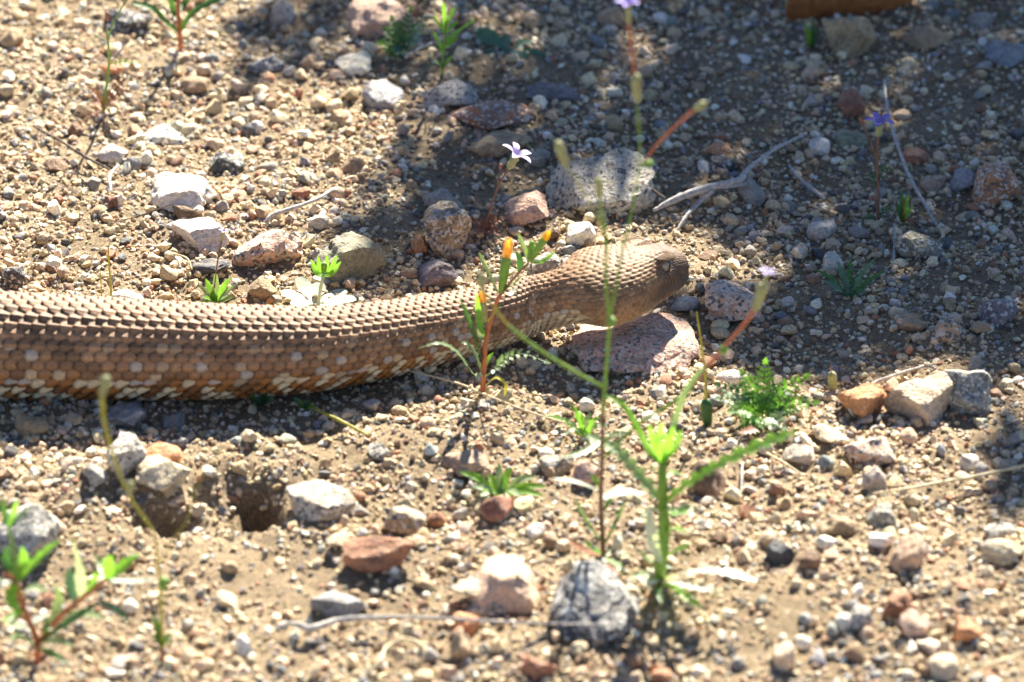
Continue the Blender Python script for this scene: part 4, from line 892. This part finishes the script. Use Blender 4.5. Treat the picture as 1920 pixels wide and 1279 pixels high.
# blurred plants of the foreground
t = Plant('leafy_plant', 70, 1246, 'branching leafy plant with orange stems in the blurred foreground')
t.stem([(70, 1246), (70, 1204), (52, 1160), (38, 1121), (31, 1094), (10, 1073)], [.10, .10, .09, .085, .07], 'stem_red', sink=True); t.stem([(70, 1206), (113, 1156, -.2), (154, 1121, -.4), (199, 1087, -.6)], [.09, .08, .07], 'stem_red', 'side_branch')
t.stem([(31, 1094), (28, 1040), (16, 990)], [.06, .05], 'stem_green', 'side_branch')
for pts, w, mt in [([(36, 1090), (70, 1050, -.5), (112, 1013, -.8)], 24, 'leaf'), ([(35, 1085), (45, 1055, .4), (40, 1025, .5)], 22, 'leaf'), ([(16, 990), (25, 965, -.2), (33, 938, -.3)], 14, 'leaf'), ([(16, 990), (35, 972, -.2), (60, 950, -.3)], 12, 'leaf_dark'), ([(14, 985), (8, 960), (4, 932)], 12, 'leaf_dark'),
        ([(152, 1120, -.4), (150, 1070, -.6), (136, 1010, -.8)], 24, 'leaf_pale'), ([(140, 1128, -.4), (132, 1095, -.2), (130, 1064, 0)], 22, 'leaf_blue'), ([(160, 1115, -.4), (176, 1090, -.6), (182, 1072, -.7)], 16, 'leaf'), ([(199, 1087, -.6), (205, 1062, -.7), (210, 1042, -.8)], 30, 'leaf'),
        ([(200, 1087, -.6), (245, 1090, -1.0), (294, 1086, -1.3)], 18, 'leaf_pale'), ([(202, 1085, -.6), (230, 1062, -.6), (262, 1038, -.6)], 24, 'leaf'), ([(75, 1206), (120, 1172, -.8), (192, 1127, -1.2)], 22, 'leaf_dark'), ([(185, 1130, -1.2), (215, 1140, -1.4), (242, 1170, -1.6)], 14, 'leaf_blue'),
        ([(31, 1094), (20, 1120, -.6), (34, 1152, -1.0)], 24, 'leaf'), ([(28, 1092), (5, 1090, -.4), (-10, 1110, -.7)], 22, 'leaf_pale'), ([(45, 1140), (20, 1160, -.5), (5, 1165, -.8)], 18, 'leaf'), ([(70, 1200), (60, 1170, .5), (95, 1150, .8)], 18, 'leaf_pale'), ([(72, 1212), (100, 1200, -.8), (140, 1212, -1.3)], 16, 'leaf_grey'), ([(68, 1214), (40, 1195, -.5), (15, 1200, -.9)], 18, 'leaf_grey'), ([(74, 1206), (90, 1180, -.6), (80, 1160, -.8)], 16, 'leaf_dark'), ([(36, 1118), (60, 1100, -.6), (92, 1108, -1)], 18, 'leaf_grey'), ([(90, 1180, -.1), (110, 1130, .4), (104, 1095, .6)], 18, 'leaf_grey'), ([(120, 1150, -.2), (165, 1150, -.8), (200, 1160, -1.2)], 16, 'leaf_grey'), ([(30, 1090), (12, 1050, .3), (18, 1022, .4)], 20, 'leaf_dark'), ([(60, 1180), (35, 1172, -.8), (12, 1185, -1.3)], 18, 'leaf_grey'), ([(70, 1215), (96, 1225, -1), (130, 1242, -1.6)], 16, 'leaf_dark'), ([(199, 1087, -.6), (190, 1060, 0), (178, 1040, .3)], 16, 'leaf_grey')]: t.leaf(pts, w, mt, 'lance', 5, .25)
t = Plant('thin_stalk_plant', 305, 1246, 'thin leaning stalk plant with a maroon foot in the blurred foreground')
t.stem([(305, 1246), (304, 1215)], [.09, .07], 'leaf_red', sink=True); t.stem([(304, 1215), (301, 1110), (296, 1060), (288, 1000), (262, 960), (240, 925), (222, 880), (205, 830), (194, 780), (190, 735)], [.06, .045, .04, .04, .04, .045, .05, .06, .07, .07], 'stem_yellow')
t.bud((190, 745), (200, 708), 17, 'bud_hair'); t.bud((304, 1105), (308, 1086), 18, 'bud', name='node'); t.bud((240, 930), (246, 905), 14, 'bud_hair', name='node')
for x, y, d in [(282, 1190, -.2), (322, 1186, -.2), (296, 1165, .2), (320, 1205, -.5), (285, 1150, .3)]: t.leaf([(304, 1215), ((304+x)/2, (1215+y)/2-5, d*.5), (x, y, d)], 10, 'leaf_dark')
t.stem([(296, 1060), (330, 1005, .3), (352, 975, .5)], [.025, .02], 'stem_yellow', 'side_branch'); t.stem([(352, 975, .5), (366, 920, .7), (392, 870, .9)], [.02, .012], 'stem_yellow', 'side_branch')
rosette('small_sprout', 488, 764, 'small round-leaved green sprout tucked in the shadow under the snake', [(470, 742, -.4), (482, 730, .1), (500, 738, -.2), (512, 748, -.5), (478, 758, -.8), (498, 756, -.8)], 20, ['leaf_dark', 'leaf_blue'], 'spoon', 0, 4)
rosette('small_sprout', 572, 768, 'tiny green sprout beside the yellow-green grass straw', [(550, 745, 0), (560, 752, -.3), (582, 750, .1), (592, 762, -.4)], 12, ['leaf_dark', 'leaf'], 'lance', 0, 4)

# ================================================================== CURLED BARK at the edge of view
def bark():
    c = gt(1592, 22); root = bpy.data.objects.new('bark_piece', None); col.objects.link(root); root.location = c
    nu, nv = 40, 26; L, Rr, th_ = 0.040, 0.016, 0.0022; V = []; 
    def ring(rr):
        out = []
        for i in range(nu):
            u = i/(nu-1)-.5
            for j in range(nv):
                a_ = math.pi*(-.12+1.22*j/(nv-1)); q = rr*(1+.10*float(vnoise(u*6, a_*1.5, s=41))+.05*math.sin(u*9)); e_ = .003*float(vnoise(a_*3, u*0+1.3*(u > 0), s=42))
                out.append((u*L+e_*(abs(u)*2), -math.cos(a_)*q*.9+.012+.004*u, math.sin(a_)*q+.0025))
        return out
    o1, i1 = ring(Rr), ring(Rr-th_); V = o1+i1; n_ = nu*nv; F = []; E = []
    for i in range(nu-1):
        for j in range(nv-1):
            k = i*nv+j; F.append([k, k+nv, k+nv+1, k+1]); F.append([n_+k, n_+k+1, n_+k+nv+1, n_+k+nv])
    for i in range(nu-1):
        for j in (0, nv-1): k = i*nv+j; E.append([k, k+nv, n_+k+nv, n_+k])
    for j in range(nv-1):
        for i in (0, nu-1): k = i*nv+j; E.append([k, k+1, n_+k+1, n_+k])
    link('curled_shell', mesh_list('curled_shell', V, F), M['bark_rust'], root); link('torn_edge', mesh_list('torn_edge', V, E, False), M['bark_edge'], root)
    tag(root, 'curled rust-brown piece of bark lying behind the big rough boulder', 'bark')
bark()

# ================================================================== SHRUB whose foliage throws the dappled shade (stands beyond the frame towards the sun)
def shrub():
    r = np.random.default_rng(5); foot = np.array([0.36, 0.80, 0.0]); foot[2] = float(terr(foot[0], foot[1]))
    root = bpy.data.objects.new('shrub', None); col.objects.link(root); root.location = foot
    # where shade lies on the ground, in photograph pixels: cx, cy, rx, ry, weight (negative: gap of light)
    B = [(1500, 100, 560, 300, 1.2), (1750, 350, 420, 330, 1.1), (1650, 620, 330, 130, 1.0), (1050, 300, 220, 140, .75), (830, 400, 150, 130, .75), (560, 70, 110, 90, .8), (700, 480, 130, 70, .5), (1480, 560, 140, 90, .8), (1900, 900, 60, 110, .8), (900, 90, 260, 130, .7), (1180, 360, 90, 50, .2),
         (1380, 470, 120, 40, -1.3), (1250, 430, 90, 40, -1.2), (1840, 485, 60, 30, -.9), (1350, 240, 70, 40, -.8), (700, 190, 70, 40, -.7), (860, 165, 70, 35, -.7), (960, 130, 50, 25, -.6), (1120, 470, 150, 70, -1.5), (1010, 540, 120, 60, -1.0), (1440, 740, 120, 60, -1.0), (1720, 770, 110, 70, -.9), (1285, 655, 60, 50, -1.2), (560, 170, 70, 40, -.6), (1190, 145, 50, 30, -.7), (1440, 130, 60, 50, -.4), (1590, 50, 50, 40, -.5), (960, 290, 30, 25, -.9), (640, 90, 40, 40, -.5), (1250, 300, 50, 30, -.4), (1560, 110, 40, 30, -.5), (1300, 330, 60, 20, -.5)]
    parts = []; tips = []; n_ = 0
    while n_ < 4300:
        px, py = r.uniform(350, 2700), r.uniform(-500, 1020)
        w = sum(b[4]*math.exp(-((px-b[0])/b[2])**2-((py-b[1])/b[3])**2) for b in B)
        if px > 1950 or py < -40: w = max(w, .5 if (px > 1100 and py < 760) else 0)
        if r.random() > min(1, max(0, w-.18)*1.15): continue
        G = g(px, py); t_ = r.uniform(.62, 1.0); c = G+SUN*t_; n_ += 1
        d = r.normal(size=3); d /= np.linalg.norm(d); hnt = r.normal(size=3); L = r.uniform(.010, .019)
        parts.append(blade([c-d*L/2, c+d*0+hnt*.001, c+d*L/2], L*.6, 'lance', hint=tuple(hnt), m=2))
        if n_ % 60 == 0 and px > 1000: tips.append(c)
    V, F = join(parts); link('crown', mesh_list('crown', np.array(V)-foot, F), M['shrub_leaf'], root)
    br = []
    for i in range(5):
        a_ = i*1.3+.3; top = foot+np.array([math.cos(a_)*.16+.05, math.sin(a_)*.16+.02, .42+.06*(i % 3)])
        br.append((foot, top)); P = smooth_path([np.zeros(3), (top-foot)*np.array([.35, .35, .5]), top-foot], 8); link('limb', mesh_list('limb', *tube(P, [.011, .007, .004], 8, .1, i)), M['wood_dark'], root)
    tw = []
    for c in tips:
        k = min(range(5), key=lambda q: np.linalg.norm(br[q][1]-c)); s0 = br[k][1]-foot; P = smooth_path([s0, (s0+c-foot)/2+np.array([0, 0, .02]), c-foot], 5); tw.append(tube(P, [.0026, .0008], 5, .1))
    link('twigs', mesh_list('twigs', *join(tw)), M['wood_dark'], root)
    tag(root, 'leafy desert shrub standing beyond the shaded gravel', 'shrub')
shrub()
